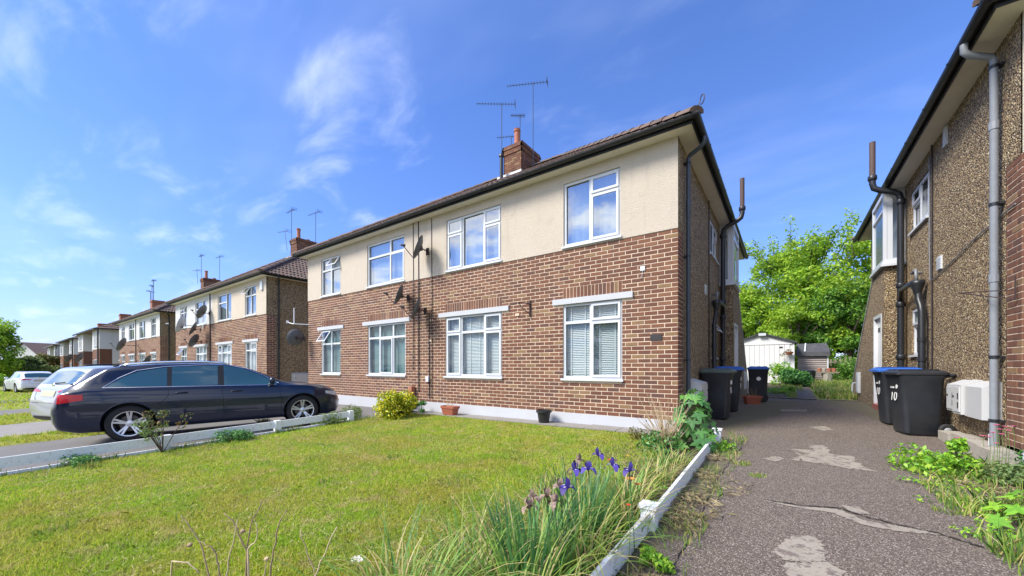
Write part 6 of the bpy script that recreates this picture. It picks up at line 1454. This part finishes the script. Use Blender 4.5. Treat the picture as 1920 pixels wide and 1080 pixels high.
# dark blue estate
EST = dict(L=4.68, w=.905, wr=.325, rim=.235, hubs=(-1.36, 1.46), clear=.17, twin=True,
  W=[(-2.35,.66),(-2.32,.74),(-2.25,.815),(-2.1,.86),(-1.7,.895),(-1.2,.905),(1.2,.905),(1.7,.895),(2.0,.85),(2.2,.74),(2.3,.58),(2.35,.42)],
  top=[(-2.35,.66),(-2.33,.80),(-2.29,.90),(-2.22,.975),(-2.03,1.10),(-1.80,1.26),(-1.67,1.35),(-1.5,1.39),(-1.0,1.425),(-.3,1.43),(.1,1.40),(.45,1.31),(.8,1.15),(1.08,1.01),(1.2,.975),(1.6,.93),(2.0,.85),(2.2,.76),(2.3,.64),(2.35,.5)],
  belt=[(-2.35,.62),(-2.25,.90),(-1.9,.97),(-1.2,.955),(0,.925),(.9,.90),(1.2,.90),(1.6,.87),(2.0,.78),(2.2,.68),(2.35,.45)],
  under=[(-2.35,.40),(-2.25,.27),(-2.0,.20),(2.0,.18),(2.2,.20),(2.35,.34)],
  glass=[(-1.64,-.84,[(-1.64,1.005),(-.84,.985)],[(-1.64,1.02),(-1.45,1.17),(-1.25,1.27),(-.84,1.345)]),(-.77,-.06,.972,[(-.77,1.352),(-.06,1.365)]),(.04,.98,[(.04,.955),(.98,.935)],[(.04,1.36),(.35,1.30),(.7,1.13),(.98,.955)])],
  pillar=[(-.84,-.77,.98,1.35),(-.06,.04,.965,1.362)],
  trim=[[(-1.70,.995),(-1.5,.988),(-.5,.962),(.4,.94),(1.05,.925)],[(-1.70,.995),(-1.5,1.165),(-1.27,1.295),(-.86,1.362),(-.3,1.385),(.1,1.375),(.4,1.30),(.75,1.13),(1.05,.93)]],
  gaps=[[(-.82,.96),(-.82,.80),(-.95,.66),(-1.0,.5)],[(.0,.94),(.02,.60),(.03,.24)],[(1.0,.90),(1.05,.6),(1.03,.26)],[(-.95,.24),(1.03,.24)],[(-2.0,.74),(-1.72,.70)]],
  handles=[(-.62,.85),(.24,.83)], mirror=(.88,.99), tail=(-2.24,-1.93,[(-2.24,.74),(-1.93,.79)],[(-2.24,.90),(-1.93,.885)]),
  tail_end=[(.40,.78,.885),(.55,.76,.89),(.70,.75,.89),(.80,.75,.89)], head=(1.95,2.2,[(1.95,.68),(2.2,.60)],[(1.95,.74),(2.2,.70)]), head_end=[(.45,.56,.66),(.6,.58,.70),(.72,.60,.71)],
  rail=(-1.50,.15,.60), rear_glass=[(y, 1.02, 1.30-.05*(y/.6)**2) for y in np.linspace(-.60,.60,12)], windscreen=[(y, 1.02, 1.36-.04*(y/.6)**2) for y in np.linspace(-.62,.62,12)],
  rear_lines=[[(-.8,.62),(.8,.62)],[(-.62,.98),(-.55,.64)],[(.62,.98),(.55,.64)]], plate=(.68,.79), low_trim=(.26,.36), wiper=1.03)
u = Vector((.282, .959)); rear = Vector((-8.40, -5.12)); ctr = rear+u*1.36-Vector((u.y, -u.x))*(.80)
zc = G(ctr.x, ctr.y)
car('dark navy estate car parked nose to the house, alongside the low white fence', (ctr.x, ctr.y, -.235), math.atan2(u.y, u.x), 'paint_navy', EST).rotation_euler[1] = -.02
# silver estate with taller tail
import copy as _c
SUV = _c.deepcopy(EST); SUV.update(twin=False, wr=.34, rim=.235, railm='car_plastic',
  top=[(-2.35,.70),(-2.33,.86),(-2.28,.98),(-2.22,1.06),(-2.08,1.22),(-1.95,1.38),(-1.86,1.45),(-1.5,1.49),(-1.0,1.50),(-.3,1.51),(.1,1.48),(.45,1.38),(.8,1.20),(1.05,1.05),(1.2,1.01),(1.6,.97),(2.0,.88),(2.2,.78),(2.3,.66),(2.35,.5)],
  rear_glass=[(y, 1.08, 1.38-.05*(y/.6)**2) for y in np.linspace(-.62,.62,12)], wiper=1.09, plate=(.80,.93),
  tail=(-2.26,-1.98,[(-2.26,.90),(-1.98,.96)],[(-2.26,.99),(-1.98,1.01)]), tail_end=[(.34,.90,.93),(.5,.90,.96),(.65,.90,1.0),(.78,.88,1.02)], rear_lines=[[(-.8,.66),(.8,.66)],[(-.5,.98),(-.45,.68)],[(.5,.98),(.45,.68)]],
  belt=[(-2.35,.66),(-2.25,.95),(-1.9,1.02),(-1.2,1.0),(0,.96),(.9,.93),(1.2,.92),(1.6,.89),(2.0,.80),(2.2,.70),(2.35,.45)])
for k in ('glass', 'pillar', 'trim'): 
    SUV[k] = _c.deepcopy(EST[k])
SUV['glass'] = [(-1.88,-.98,[(-1.88,1.07),(-.98,1.04)],[(-1.88,1.09),(-1.65,1.28),(-1.4,1.37),(-.98,1.42)]),(-.90,-.06,1.02,1.425),(.04,.98,[(.04,1.0),(.98,.98)],[(.04,1.42),(.35,1.36),(.7,1.18),(.98,1.0)])]
u2 = Vector((-.30, .95)).normalized(); c2_ = Vector((-12.55, -3.65))
car('silver-white estate car beyond the navy one, tailgate towards the road', (c2_.x, c2_.y, -.36), math.atan2(u2.y, u2.x), 'paint_silver', SUV, plate='plate_blur', chrome=False)
HB3 = _c.deepcopy(SUV)
car('distant white hatchback parked at the left edge near the bushes', (-43.5, -4.6, G(-42, -5.2)), math.radians(188), 'paint_white', HB3, plate='plate_blur', chrome=False, rails=False)
for l in bpy.data.meshes:
    if l.users == 0: bpy.data.meshes.remove(l)
